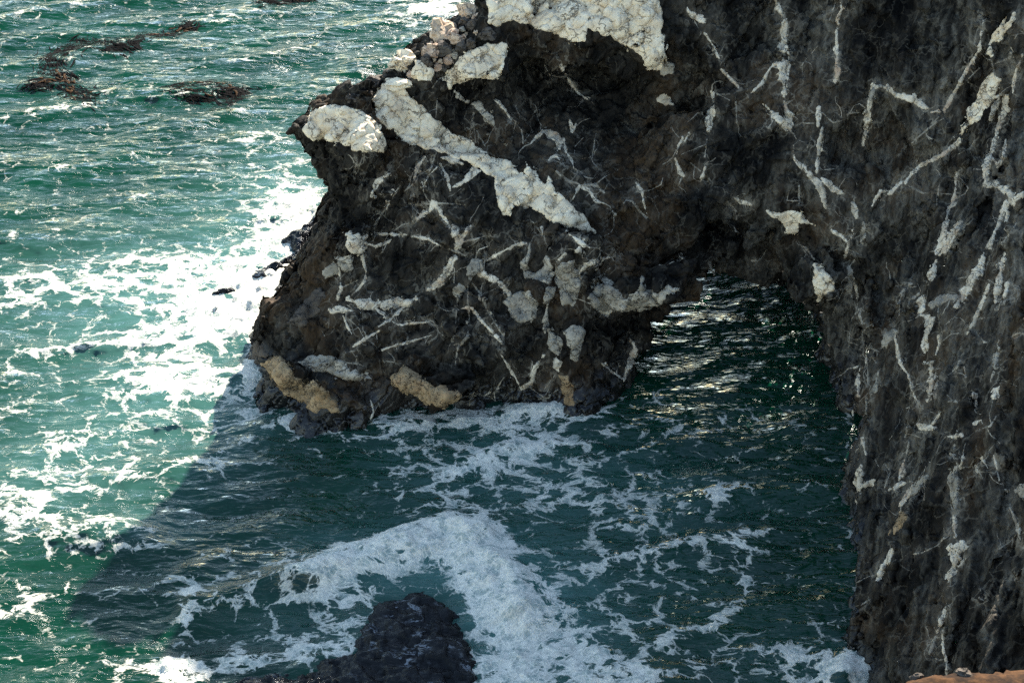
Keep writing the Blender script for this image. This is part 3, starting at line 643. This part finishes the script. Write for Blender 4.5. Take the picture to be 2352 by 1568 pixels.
# tile: lines as x,y,width ; a missing width repeats the one before
VEIN = {2: '''680,1130,20 730,1230 750,1310|660,1150,14 600,1210 560,1290|640,1080,12 620,1150 590,1210|570,1080,16 520,1160 500,1240|410,1280,18 340,1350 310,1440|490,1270,12 430,1320|300,1440,9 240,1530 220,1567|340,1190,25 250,1250 210,1350|110,1090,12 90,1180 130,1240|150,1060,8 110,1190|490,1280,6 490,1500|450,1410,7 600,1405 690,1400 850,1410|460,1540,12 540,1490 620,1440,30 640,1400,40 660,1440,25 720,1520,20 750,1567,14|690,1400,8 740,1350|660,680,7 650,810|615,550,6 635,640|910,780,20 895,850,12 880,960,8|910,840,8 925,980|930,900,7 990,1010|1060,690,18 1130,760,22 1170,840,18|1510,450,14 1570,560,22 1630,640,10 1700,690,6|1400,450,6 1450,550|1570,820,8 1590,900,20 1620,850,6|1290,1000,12 1360,930,16 1390,905|1530,970,14 1550,1050 1590,1110 1605,1190,8|1760,870,6 1740,1000 1720,1110|1610,1000,7 1600,1080|1430,1100,16 1480,1070,20 1520,1130,10|1590,1380,10 1640,1280,16 1700,1310,20 1760,1390,18 1810,1400,10|1640,1280,12 1750,1270 1810,1330,8|2030,1260,8 2070,1320,14 2080,1400,8 2110,1500,6|2000,1380,10 2050,1450 2100,1500,12|1740,1130,8 1780,1170|2310,1060,26 2320,1010,24 2350,950,20|2300,1100,30 2330,1180 2350,1210|1480,1180,10 1550,1240 1640,1270,8|1200,730,10 1215,770|1290,930,8 1250,990|1340,740,8 1350,780''',
3: '''640,-20,30 650,50,26 690,110,14 705,170,35 690,250,30 690,320,50 700,350,55 680,380,12 700,430,60 690,520,50 700,600,35 700,690|725,350,25 730,450,20 715,600,14|700,710,50 730,790 735,900,25|560,720,14 620,780,25 680,840,35 720,900,20|660,420,10 600,470,16 540,580,12 460,650,6|1085,20,8 1095,60,14 1065,140 1055,280,16 1060,380,22 1055,450,30 1065,500 1050,570,8|1050,20,8 1010,140,6|935,750,50 930,860|960,880,20 940,970,26 925,1100,24 920,1190,28|840,850,12 900,850,14|1320,590,30 1290,680,28 1275,780 1260,900,24 1240,1000,30|1310,590,24 1400,600,30 1460,650,40 1560,680,45 1650,720,40 1720,770,25 1800,770,10|1080,810,7 1150,780,12 1250,775,8|2150,440,14 2250,400,20|2130,440,14 2150,520,20|2180,660,30 2150,750,35 2110,830,20|2230,660,50 2220,760,40 2160,900,30 2130,1040 2090,1150,35 2080,1270,30|2130,1090,16 2170,1150,20 2200,1100,18 2225,960,16|1900,980,40 1820,1040,28 1750,1090,30 1650,1130,24 1580,1190,22 1530,1260,10|1560,1000,8 1650,920,10 1750,840,8 1830,800|1800,760,20 1880,620 1950,490,12 2040,350 2070,120,14|1960,550,12 2040,470,14|1500,1060,12 1540,1010,25|1300,1420,12 1360,1320,25 1430,1330 1500,1260,30|1360,1380,14 1420,1330|870,1200,35 930,1270 960,1340,40 980,1430,30|940,1210,20 1000,1270,40 1080,1310,45 1140,1370,20|760,1000,10 770,1100,18 830,1160,25 880,1210,20|800,1280,18 800,1400,8|1170,1400,50 1190,1500,55|30,20,20 30,70,25 90,120,45 140,150,25 180,170,10|150,230,35 210,320,18 240,390 280,440,10|265,480,12 330,550,18 380,600,16|200,640,30 210,700,25|220,640,12 320,690,6|200,750,35 190,850,40 170,900,20|165,960,14 150,1080,22|40,920,30 10,970,20|365,700,14 370,850,20|150,1150,20 130,1220,25 110,1280,8|50,1120,7 120,1180|310,1390,14 370,1460,22|340,1350,18 400,1390 470,1410,12|2080,1280,30 2150,1270 2220,1310,40 2270,1370,60 2340,1330,50|2220,1400,60 2170,1567,40|1880,1170,16 1880,1280,14 1860,1400,26 1820,1450,20|1740,1470,10 1760,1300,8 1780,1200,7|1560,1280,8 1650,1330 1750,1330 1860,1340|1860,1080,7 1980,1020 2010,960|830,430,8 810,470,14|980,260,6 830,430|590,880,20 620,830,14|2340,180,12 2270,290,14|2340,380,30 2290,500,16 2270,640,10''',
5: '''860,40,25 960,45,20 1090,50|800,110,18 870,130 950,100,16 1000,60,14|1120,60,20 1230,80,18 1300,120,14 1370,150|1400,-10,40 1440,80,50 1410,160,30|1440,90,40 1500,20,25 1520,-10|1450,100,20 1550,80,10 1650,50,8|1370,150,12 1430,170 1490,200,14|1410,210,30 1370,280,35 1330,350 1270,410,50 1220,430,25|1640,130,7 1580,150,14 1550,200,25|1640,220,30 1730,170,25 1830,120,20 1900,110,14|1580,310,30 1660,350,40 1740,390,35 1780,460,25|1530,380,12 1590,460 1640,580,10 1690,660,7 1760,770|1500,380,10 1500,520,12 1510,620,8 1500,750,7 1430,830,8 1415,940,6|1410,200,7 1405,380|1430,490,14 1415,680,7|1420,570,10 1490,550,14 1530,560,16 1600,650,18 1670,720,16 1740,800,10|1720,860,10 1770,940,14 1830,1040,10 1870,1120,7|670,490,20 740,520,30 820,540,50 900,530 1000,520,40 1080,520,30 1140,490,14|730,490,12 820,500,20 870,560,14 970,630,10|550,570,40 620,560,45 700,570,35|550,600,12 540,690,8|640,610,10 670,680,14 700,730|680,630,8 770,710,10|890,680,20 960,640,25 1020,580 1090,530|890,710,14 800,760,20 710,820,14|970,640,10 1020,670,16 1120,660 1220,650 1240,640,10|1220,640,10 1260,670 1320,680,12|910,840,14 1010,810 1120,780,16 1250,740,10|800,760,10 860,810 890,850,7|610,260,16 620,350 630,430,20 600,490|780,120,18 770,190,14 800,300,10 790,370,14 730,440,12 680,480,8|640,410,8 750,360,7|650,860,18 720,850,7|680,930,12 750,940,10 800,960,12|910,915,7 1040,935,8|830,1190,14 850,1270,16 820,1350,12|1600,1170,25 1660,1130,20 1730,1100,14|1680,1130,12 1690,1200,8|1870,1110,20 1940,1060,30 1960,970,14 2020,880,10|1930,1010,10 1950,900|1930,1100,8 2040,1180|2030,1110,10 2100,1020,12|2010,0,40 2020,100,30|2180,30,20 2300,120,25 2340,140|2170,180,30 2130,220,25|2280,150,20 2290,210,18|2350,260,14 2280,350''',
6: '''20,160,40 60,80,20|110,510,20 170,560,30 210,580,40 350,550,16|20,330,25 70,260,30 150,230,25 260,200,20|130,370,8 240,280,10|340,1040,30 370,950,35 420,840,30 390,760,10|180,930,10 250,990,14 350,1050|730,180,14 770,210,18|930,260,25 960,330,14|1220,230,16 1270,230|1740,450,25 1860,420,20|1590,140,20 1650,220,25|1540,100,8 1600,190''',
9: '''250,60,20 250,140,35 225,220,25|20,100,10 100,150,30 150,190,25 185,140,20 175,100,25|150,210,25 130,290|190,310,20 155,350,30 170,430,25 160,500,35 180,560,20|60,510,20 140,490,16|200,480,35 210,550,40|190,580,20 215,640 240,720|160,780,14 155,840,16|420,400,14 425,460|490,530,30 550,460,45|470,590,14 500,530|800,-20,25 770,130,20 740,230,25 720,270,20|880,60,20 820,150,25 780,240,40 730,290,20|570,550,25 600,530,20 640,480,30|630,540,50 630,600,45 620,660,35|640,980,14 700,980,40 690,1080,60 690,1180,70 660,1230,30|690,600,40 740,570,30 800,550 850,550,40 830,580,25|860,600,60 900,520,45 950,440,50 1010,350,35 1030,250,25|1160,260,20 1140,360,40 1120,500,45 1100,570,30|1110,620,50 1160,580,40 1200,560,20|1150,200,30 1240,70,16|1170,60,50 1190,0,30|1160,540,40 1180,460|1235,490,35 1250,485|1060,470,12 1020,580,16 970,690,18 920,780,12|960,700,14 1010,680,20|730,680,16 735,590,10|735,800,14 740,850 715,920,16|770,700,10 775,740|870,960,14 850,1010|370,880,25 410,800,50 440,770,40 460,770,12|450,790,10 470,900,12 490,980 540,1050,16 560,1130,20 580,1190,14 620,1250,8|590,1110,8 670,1100,10|480,1280,10 550,1255,14|560,1350,25 620,1390 680,1390 720,1390,20|540,1370,20 520,1450,30|545,1480,20 530,1567,30|700,1360,30 750,1290,40|300,880,16 350,900|310,940,20 330,970,30|345,1030,25 320,1140,22 300,1170|230,1010,20 215,1080,35 215,1180,25|190,1000,30 210,995|270,1210,25 265,1300,35|180,1250,12 175,1360,20 155,1420,25 160,1490|240,1460,25 265,1560,20|240,760,20 250,850,12|270,880,25 265,970|280,1150,12 275,1000|1070,1100,20 1090,1030,30|1100,1000,30 1110,930,35 1130,880,20|970,1180,40 980,1240,30|970,1360,40 1010,1340|840,1220,40 800,1220|880,1440,40 770,1450,30|900,1000,16 910,1060|1030,840,25 1045,838|1210,800,10 1250,780 1287,780|835,1500,16 830,1567|1000,1400,8 1070,1380 1110,1310,12''',
8: '''1390,60,8 1430,110 1390,220|1530,20,20 1510,110,25 1490,170|1420,240,20 1500,200,25 1560,180,14|1590,270,25 1640,180,40 1710,120,30|1500,340,40 1550,270,30 1580,200,20|1340,860,30 1380,760,40 1440,660|1860,0,16 1890,70,20 1870,180,50 1880,300,60 1870,350,30|1870,430,50 1870,550|1860,630,50 1910,620,60 1880,700,70 1870,770,40 1840,850,50 1810,920,20|1830,980,20 1800,1080,30 1770,1180 1740,1230,20|1740,1250,30 1720,1310,25 1700,1370,14|1790,1210,16 1790,1340 1815,1420,12 1815,1530,16|1930,0,25 1910,80,40|2010,70,30 2030,120,25|2060,20,30 2100,90,25|2140,0,12 2180,170,14 2250,250,8|2260,280,25 2250,350,30 2290,440 2310,520,25 2340,640,20|2040,980,8 2070,1000,16|2280,800,12 2310,870|1530,690,6 1650,670 1750,620 1800,560,14|2170,650,6 2270,580|1240,1020,12 1270,1000'''}
MATS = {'W': M_WHITE, 'V': M_VEIN, 'G': M_GREY, 'O': M_OCHRE, 'B': M_BROWN, 'T': M_THREAD}
uF, vF, dF = project(Vf)
# which of these surface points the view really reaches: nearest depth on a coarse raster
ci = np.clip((uF/7).astype(int), 0, 349); cj = np.clip((vF/7).astype(int)+10, 0, 259); zb = np.full((350, 260), 1e9); np.minimum.at(zb, (ci, cj), dF)
visv = dF < zb[ci, cj] + 1.9
NF = vnormals(Vf, Qf); fu, fv = uF[Qf].mean(1), vF[Qf].mean(1); fvis = visv[Qf].all(1)
class Bins:                                                           # picture-space buckets: quick look-up of what lies in a rectangle
    def __init__(self, a, b, ok, S=84.):
        self.S = S; id_ = np.nonzero(ok)[0]; self.w = 64; key = (np.clip(a[id_]/S, -2, 60).astype(int)+3)*self.w + np.clip(b[id_]/S, -2, 60).astype(int)+3
        o = np.argsort(key, kind='stable'); self.id = id_[o]; k = key[o]; self.st = np.searchsorted(k, np.arange(64*64+1))
    def get(self, x0, y0, x1, y1):
        r = [self.id[self.st[i*self.w+j]:self.st[i*self.w+j+1]] for i in range(int(x0//self.S)+3, int(x1//self.S)+4) for j in range(int(y0//self.S)+3, int(y1//self.S)+4) if 0 <= i < 64 and 0 <= j < 64]
        return np.concatenate(r) if r else np.zeros(0, int)
FB_ = Bins(fu, fv, fvis & (fv > -160) & (fu > -160)); VB_ = Bins(uF, vF, (vF > -160) & (uF > -160))
NV, BITS = [0], []
def sheet(name, mat, sdfun, bbox, proud, edge, levels, seed, lumps, pad=10, raw=False, pinch=0.):
    m = FB_.get(bbox[0]-pad, bbox[1]-pad, bbox[2]+pad, bbox[3]+pad); m = m[(fu[m] > bbox[0]-pad) & (fu[m] < bbox[2]+pad) & (fv[m] > bbox[1]-pad) & (fv[m] < bbox[3]+pad)]
    if len(m) < 4: return None
    us = np.unique(Qf[m]); r = np.searchsorted(us, Qf[m]); W = np.concatenate([Vf[us], NF[us]], 1); q = r
    u, v, d = project(W[:, :3]); keep = (sdfun(u, v) > -9)[q].any(1)
    if keep.sum() < 2: return None
    W, q = compact(W, q[keep])
    for _ in range(levels): W, q = subdivide(W, q)
    P = W[:, :3]; Nn = W[:, 3:]/np.linalg.norm(W[:, 3:], axis=1)[:, None]
    u, v, d = project(P); mpp = d/FPX
    wob = fbm(P*(2.0 if levels == 0 else 3.6), 4, seed, .56)
    s = sdfun(u, v)*mpp + edge*wob + (pinch*mpp*np.clip(1.6*perlin(P*1.3, seed+31), -1, 1) if pinch else 0)                                   # metres inside the outline
    keep = (s > -.05)[q].any(1)
    if keep.sum() < 2: return None
    off = np.where(s > 0, proud*(1-np.exp(-s/(.35*proud+.008))), s*.8)
    off = off + np.clip(s*4, 0, 1)*(lumps*fbm(P*2.4 + 5, 4, seed+9) + .9*lumps*facets(P*1.8, seed+4))
    off = np.where(s > .02, np.maximum(off, .006), off)
    W2, q2 = compact(np.concatenate([P + Nn*off[:, None], ], 1), q[keep])
    # slivers cut loose from the main piece go
    lab = np.arange(len(W2))
    for _ in range(300):
        m_ = lab[q2].min(1); nw = lab.copy()
        for k_ in range(4): np.minimum.at(nw, q2[:, k_], m_)
        nw = nw[nw]
        if (nw == lab).all(): break
        lab = nw
    if levels == 0:                                                   # a band broken by steps in the face: every piece a part of its own
        root_ = lab[q2[:, 0]]; ids, cnt = np.unique(root_, return_counts=True); o_ = None
        for r_ in ids[cnt > max(60, .06*cnt.max())]: o_ = mk(name, *compact(W2, q2[root_ == r_]), MATS[mat], cliff)
        return o_
    if raw: return W2, q2
    root_ = lab[q2[:, 0]]; ids, cnt = np.unique(root_, return_counts=True); o_ = None
    for r_, c_ in sorted(zip(ids, cnt), key=lambda t: -t[1]):
        pc = compact(W2, q2[root_ == r_])
        if o_ is None or (c_ > max(90, .22*cnt.max()) and NV[0] < 297): o_ = mk(name, *pc, MATS[mat], cliff); NV[0] += 1
        elif c_ > 16: BITS.append(pc)                                 # crumbs join the threads
    return o_
npatch = 0
for i, (nm, mt, tl, pr, pts) in enumerate(PATCH):
    u0, v0, k = TILE[tl]; pg = [(u0+a*k, v0+b*k) for a, b in pts]; xs_ = [p[0] for p in pg]; ys_ = [p[1] for p in pg]
    o = sheet(nm, mt, lambda a, b: poly_sd(a, b, pg), (min(xs_), min(ys_), max(xs_), max(ys_)), pr*.5, .12, 0, 100+i, pr*.10)
    npatch += o is not None
nv = 0; halo = np.zeros(len(Vf), np.float32)
for tl, txt in VEIN.items():
    u0, v0, k = TILE[tl]
    for j, ln in enumerate(txt.split('|')):
        L = []; wd = 10.
        for t in ln.split():
            f = [float(x) for x in t.split(',')]; wd = f[2] if len(f) > 2 else wd
            L.append((u0+f[0]*k, v0+f[1]*k, wd*k*1.08+.6))
        # taper the two ends
        L[0] = (*L[0][:2], L[0][2]*.55); L[-1] = (*L[-1][:2], L[-1][2]*.4)
        w0 = max(p[2] for p in L); xs_ = [p[0] for p in L]; ys_ = [p[1] for p in L]
        hm = VB_.get(min(xs_)-45, min(ys_)-45, max(xs_)+45, max(ys_)+45); hd = -line_sd(uF[hm], vF[hm], L)
        halo[hm] = np.maximum(halo[hm], np.exp(-np.maximum(hd, 0)/14.)*min(1., .45+w0/12.))
        grey = (tl == 9 and (j*7) % 10 < 4) or (tl == 8 and (j*7) % 10 < 3)
        o = sheet('quartz_vein', 'G' if grey else ('T' if w0 < 5.6 else 'V'), lambda a, b: line_sd(a, b, L), (min(xs_)-w0, min(ys_)-w0, max(xs_)+w0, max(ys_)+w0),
                  .010+.0022*w0, .010+.0048*w0, 1, 300+j+tl*70, .006+.0012*w0, pinch=.26*w0)
        nv += o is not None
print('patches', npatch, 'veins', nv)
# a web of thin calcite threads branching off the veins
rt = random.Random(4); LINES = []
for tl, txt in VEIN.items():
    u0, v0, k = TILE[tl]
    for ln in txt.split('|'):
        pp = [tuple(float(x) for x in t.split(',')[:2]) for t in ln.split()]
        if len(pp) < 2: continue
        for _ in range(1):
            i = rt.randrange(len(pp)-1); f = rt.random(); x = u0+k*(pp[i][0]+f*(pp[i+1][0]-pp[i][0])); y = v0+k*(pp[i][1]+f*(pp[i+1][1]-pp[i][1]))
            an = math.atan2(pp[i+1][1]-pp[i][1], pp[i+1][0]-pp[i][0]) + rt.choice((-1, 1, 0))*math.radians(rt.uniform(18, 65)) + (math.pi if rt.random() < .5 else 0)
            if x > 1900 and rt.random() < .7: an = math.radians(-74 + rt.gauss(0, 12)) + (math.pi if rt.random() < .5 else 0)
            st = rt.uniform(7, 17); w_ = rt.uniform(1.4, 2.8); P_ = [(x, y, w_)]
            for j in range(rt.randint(3, 6)):
                an += rt.gauss(0, .5); x += st*math.cos(an); y += st*math.sin(an); P_.append((x, y, max(.8, w_*(1-.16*j)*rt.uniform(.6, 1.3))))
            LINES.append(P_)
AV, AQ, nn_ = [], [], 0
for a_, b_ in BITS: AV.append(a_); AQ.append(b_+nn_); nn_ += len(a_)
for j, L in enumerate(LINES):
    xs_ = [p[0] for p in L]; ys_ = [p[1] for p in L]
    r_ = sheet('', 'V', lambda a, b: line_sd(a, b, L), (min(xs_)-4, min(ys_)-4, max(xs_)+4, max(ys_)+4), .018, .012, 1, 900+j, .006, raw=True)
    if r_ is not None: AV.append(r_[0]); AQ.append(r_[1]+nn_); nn_ += len(r_[0])
tag(mk('calcite_threads', np.concatenate(AV), np.concatenate(AQ), M_THREAD, cliff), kind='stuff')
vattr(face, 'halo', np.concatenate([halo, np.zeros(len(Vc))]))
print('t veins', time.time()-T0)
# ------------------------------------------------------------------ rocks in the water, rubble on the ridge, kelp, the near bluff
def sea_h(x, y):
    i = np.clip(np.searchsorted(xs, x), 0, nx_-1); j = np.clip(np.searchsorted(ys, y), 0, ny_-1); return H.reshape(nx_, ny_)[i, j]
def awash(name, px, height, run, seed, mat, label, cat='rock', step=.06, z0=0., slope=.8, floor=-.8, rough=1., group=None, kind=None):
    """a rock that breaks the surface: its outline at height z0 is read off the picture, it rises inside and dives outside"""
    pg = np.array([on_sea(a, b, z0)[:2] for a, b in px]); lo = pg.min(0)-1.3; hi_ = pg.max(0)+1.3
    ax = np.arange(lo[0], hi_[0], step); ay = np.arange(lo[1], hi_[1], step); A, B = np.meshgrid(ax, ay, indexing='ij'); a, b = A.ravel(), B.ravel()
    P = np.stack([a, b, 0*a], 1)
    s = poly_sd(a, b, pg) + rough*(.22*fbm(P*1.1, 4, seed, .6) + .10*facets(P*2.2, seed+3))
    h = np.where(s > 0, height*(1-np.exp(-s/run)), s*slope)
    on = np.clip(s*2+.4, 0, 1)
    h = h + z0 + rough*on*(.13*facets(np.stack([a*1.1+b*.4, b*1.3, 0*a], 1), seed+5) + .10*facets(P*2.9, seed+6) + .10*ridged(np.stack([a*.9+b*.5, b*2.0, 0*a], 1), 4, seed+7, .55))
    ii = np.arange(len(a)).reshape(A.shape); q = np.stack([ii[:-1, :-1].ravel(), ii[1:, :-1].ravel(), ii[1:, 1:].ravel(), ii[:-1, 1:].ravel()], 1)
    q = q[(h[q] > floor).any(1)]; Vv, q = compact(np.stack([a, b, h], 1), q)
    return tag(mk(name, Vv, q, mat), label, cat, group, kind)
awash('wet_rock', [(835,1440),(862,1395),(905,1374),(960,1364),(1010,1374),(1040,1405),(1060,1450),(1078,1490),(1100,1568),(1080,1680),(700,1680),(690,1560),(740,1520),(800,1500)], .32, .5, 501, M_WET,
      'large black wet rock in the curl of the white breaker', rough=.85)
awash('wet_rock', [(520,1610),(545,1566),(600,1552),(650,1550),(700,1560),(770,1548),(800,1590),(780,1680),(520,1680)], .5, .4, 520, M_WET,
      'low black wet rock cut by the bottom edge of the picture')
awash('wet_rock', [(575,640),(600,622),(640,605),(680,580),(700,575),(690,600),(650,622),(610,645)], .35, .3, 540, M_WET,
      'long black rock awash in foam beside the foot of the headland', step=.05, rough=.7)
awash('wet_rock', [(487,682),(500,668),(525,662),(540,668),(520,682)], .35, .25, 560, M_WET,
      'small dark rock alone in the white foam off the headland', step=.05, rough=.6)
awash('wet_rock', [(635,560),(690,525),(735,492),(745,520),(715,560),(690,590)], .5, .4, 575, M_WET,
      'dark weedy rock shelf at the headland waterline under the pale nose', step=.06, rough=.8)
awash('bluff', [(2020,1590),(2060,1572),(2120,1560),(2200,1550),(2280,1543),(2352,1535),(2470,1525),(2700,1800),(2000,1800)], .35, .5, 600, M_SOIL,
      'sunlit orange earth of the near bluff in the bottom corner', 'bluff', step=.09, z0=9.3, slope=4.5, floor=-1.2, rough=.5, kind='structure')

def icos(level=3):
    import bmesh
    bm = bmesh.new(); bmesh.ops.create_icosphere(bm, subdivisions=level, radius=1.)
    v = np.array([x.co[:] for x in bm.verts]); f = np.array([[y.index for y in x.verts] for x in bm.faces]); bm.free(); return v, f
IV, IF = icos(3)
def boulder(u, v, wpx, hpx, seed, mat, label, group=None, fwd=None, sink=.25, name='boulder'):
    d = (uF-u)**2 + (vF-v)**2 + 1e6*(~visv)
    k = d.argmin()
    c = at_fwd(u, v, fwd) if fwd else (Vf[k] if d[k] < 400 else at_fwd(u, v, float(np.interp(u, [690, 870, 1090], [51.8, 53.4, 56.5]))))
    mp = np.linalg.norm(c-np.array([0, 0, CAM_H]))/FPX; r = np.array([wpx*mp/2, (wpx+hpx)*mp/4, hpx*mp/2])
    P = IV*1.0; q = facets(P*.95 + seed*3.1, seed)
    s = 1 + .6*q + .12*fbm(P*1.6 + seed, 4, seed+1) + .06*facets(P*2.6 + seed, seed+2)
    W = P*s[:, None]*r; a = seed*1.7; R = np.array([[math.cos(a), -math.sin(a), 0], [math.sin(a), math.cos(a), 0], [0, 0, 1]])
    o = mk(name, W@R.T if abs(wpx-hpx) < .3*wpx else W, IF, mat, smooth=False); o.location = c + np.array([0, 0, r[2]*sink]); tag(o, label, 'boulder' if wpx > 22 else 'stone', group); return o
def t2(x, y): return 784.4 + x*.3335, y*.3335
BIG = [(870,110,150,115,'T','tall tan boulder highest on the rubble ridge against the sea'),(690,235,185,150,'T','largest tan boulder jutting out over the sea on the ridge'),
 (775,275,125,95,'P','pinkish boulder leaning against the largest tan boulder'),(620,360,105,105,'P','pink and cream boulder below the largest tan boulder'),
 (430,450,160,130,'W','white block at the low end of the rubble ridge'),(560,505,130,125,'W','squarish pale block just right of the white block'),
 (395,590,170,70,'W','flat white slab on top of the diagonal marble band'),(500,385,120,70,'T','sunlit tan slab at the sea edge of the ridge'),
 (240,575,120,90,'D','black jagged boulder above the marble band on the ridge'),(70,690,90,60,'D','low black jagged rock above the pale nose'),(175,690,110,90,'D','black rock wedged between pale nose and marble band'),
 (340,510,90,80,'D','dark boulder beside the white block'),(840,330,90,70,'D','dark boulder above the marble ledge'),(1000,250,110,90,'D','dark boulder tucked under the marble cap')]
BM = {'T': M_TAN, 'P': M_PINK, 'W': M_WHITE, 'D': M_BROWN}
for i, (x, y, a, b, m, lb) in enumerate(BIG):
    u_, v_ = t2(x, y); boulder(u_, v_, a*.3335*1.05, b*.3335*1.05, 20+i, BM[m], lb, 'boulders along the ridge')
SEEN = {}
SHORT = {q[5]: ' '.join(q[5].split()[:4 if q[5].startswith(('pink and', 'low', 'flat', 'black jagged')) else 3]) for q in BIG}
for i, (x, y, a) in enumerate([(630,412,52),(700,350,60),(740,420,60),(720,455,48),(785,390,68),(860,250,70),(905,180,56),(930,130,46),(805,335,52),(830,205,46),(680,430,58),(592,435,52),(655,470,44),(880,300,60),(760,350,48),(925,230,50),(845,160,44),(470,520,40),(700,480,46),(900,85,40),(945,60,44),(640,520,36)]):
    nb_ = min(BIG, key=lambda q: (q[0]-x)**2+(q[1]-y)**2); sd_x = 'right of' if x > nb_[0] else 'left of'; sd_y = 'and above' if y < nb_[1] else 'and below'
    lb = 'small %s stone lying %s %s the %s' % (('tan', 'brown', 'pink', 'dark brown', 'grey')[i % 5], sd_x, sd_y, SHORT[nb_[5]])
    while lb in SEEN: lb = lb.replace('small ', 'smaller ' if a < SEEN[lb] else 'bigger ') if lb.startswith('small ') else 'another ' + lb
    SEEN[lb] = a; a = a*(.65, 1.25, .8, 1.5, 1.)[(i*3) % 5]
    u_, v_ = t2(x, y); boulder(u_, v_, a*.3335*1.1, a*.3335*.95, 60+i, (M_TAN, M_BROWN, M_PINK, M_BROWN, M_GREY)[i % 5], lb, 'small rubble on the ridge', name='rubble_stone')
for i, (u_, v_, a, lb) in enumerate([(2108,1559,26,'small grey stone at the tip of the orange bluff'),(2146,1562,24,'grey stone second from the tip of the bluff'),(2212,1551,34,'larger grey stone lying on the lip of the orange bluff')]):
    boulder(u_, v_, a, a*.8, 120+i, M_BROWN, lb, 'stones on the bluff edge', fwd=24.2, name='bluff_stone')

# kelp: rafts of dark stipes with amber blades lying on the water
def raft(label, path, width, ndark, namber, seed, amber_path=None):
    r = random.Random(seed); root = bpy.data.objects.new('kelp_raft', None); COL.objects.link(root)
    c0 = on_sea(*path[len(path)//2]); root.location = c0; tag(root, label, 'kelp', 'kelp rafts on the open water')
    def strips(n, pth, wid, L, Wd, lift, arch):
        Vv, Ff_ = [], []
        P = [on_sea(*p)[:2] for p in pth]; seg = [np.linalg.norm(P[i+1]-P[i]) for i in range(len(P)-1)]; tot = sum(seg)
        for _ in range(n):
            t = r.random()*tot; i = 0
            while i < len(seg)-1 and t > seg[i]: t -= seg[i]; i += 1
            dr = (P[i+1]-P[i])/max(seg[i], 1e-6); p = P[i] + dr*t + np.array([-dr[1], dr[0]])*r.gauss(0, wid*.5) + np.array([r.gauss(0, .1), r.gauss(0, .1)])
            an = math.atan2(dr[1], dr[0]) + r.gauss(0, .5); l = L*(.5+r.random()); w_ = Wd*(.6+.8*r.random()); bend = r.gauss(0, .7); ar = r.random()
            b0 = len(Vv); m = 6
            for j in range(m+1):
                s = j/m; a2 = an + bend*(s-.5); q = p + np.array([math.cos(a2), math.sin(a2)])*l*(s-.5)
                hw = w_*(math.sin(math.pi*(.08+.9*s))**.7)*.5; nn = np.array([-math.sin(a2), math.cos(a2)])
                zz = float(sea_h(q[0], q[1])) + lift + arch*math.sin(math.pi*s)*ar
                Vv.append((*(q-nn*hw), zz)); Vv.append((*q, zz+.02)); Vv.append((*(q+nn*hw), zz))
            for j in range(m):
                k = b0+3*j; Ff_ += [(k, k+1, k+4, k+3), (k+1, k+2, k+5, k+4)]
        return np.array(Vv)-c0, np.array(Ff_)
    v_, f_ = strips(ndark, path, width, 1.0, .075, -.02, .02); tag(mk('dark_fronds', v_, f_, M_KELP, root), kind='stuff')
    if namber:
        v_, f_ = strips(namber, amber_path or path, width*.6, .36, .11, .02, .06); tag(mk('amber_blades', v_, f_, M_AMBER, root), kind='stuff')
raft('hook shaped raft of dark kelp with amber blades along its tail', [(310,118),(250,106),(200,98),(150,115),(112,145),(125,168),(147,183),(160,207),(197,227),(228,232)], .75, 460, 26, 5, [(125,168),(147,185),(165,210),(200,228)])
raft('thin streak of dark kelp trailing away from the hook shaped raft', [(297,102),(333,86),(400,78),(447,58)], .5, 170, 8, 6)
raft('oval kelp raft lying between the hook shaped raft and the headland', [(385,205),(430,200),(480,198),(530,202),(555,215),(540,232),(470,228),(410,215)], .6, 240, 12, 7)
raft('dark kelp raft at the top edge of the picture', [(598,8),(640,5),(712,2)], .5, 120, 8, 8)
raft('small dark kelp patch left of the hook shaped raft', [(70,197),(95,192),(120,190)], .5, 80, 8, 9)
print('t rocks', time.time()-T0)
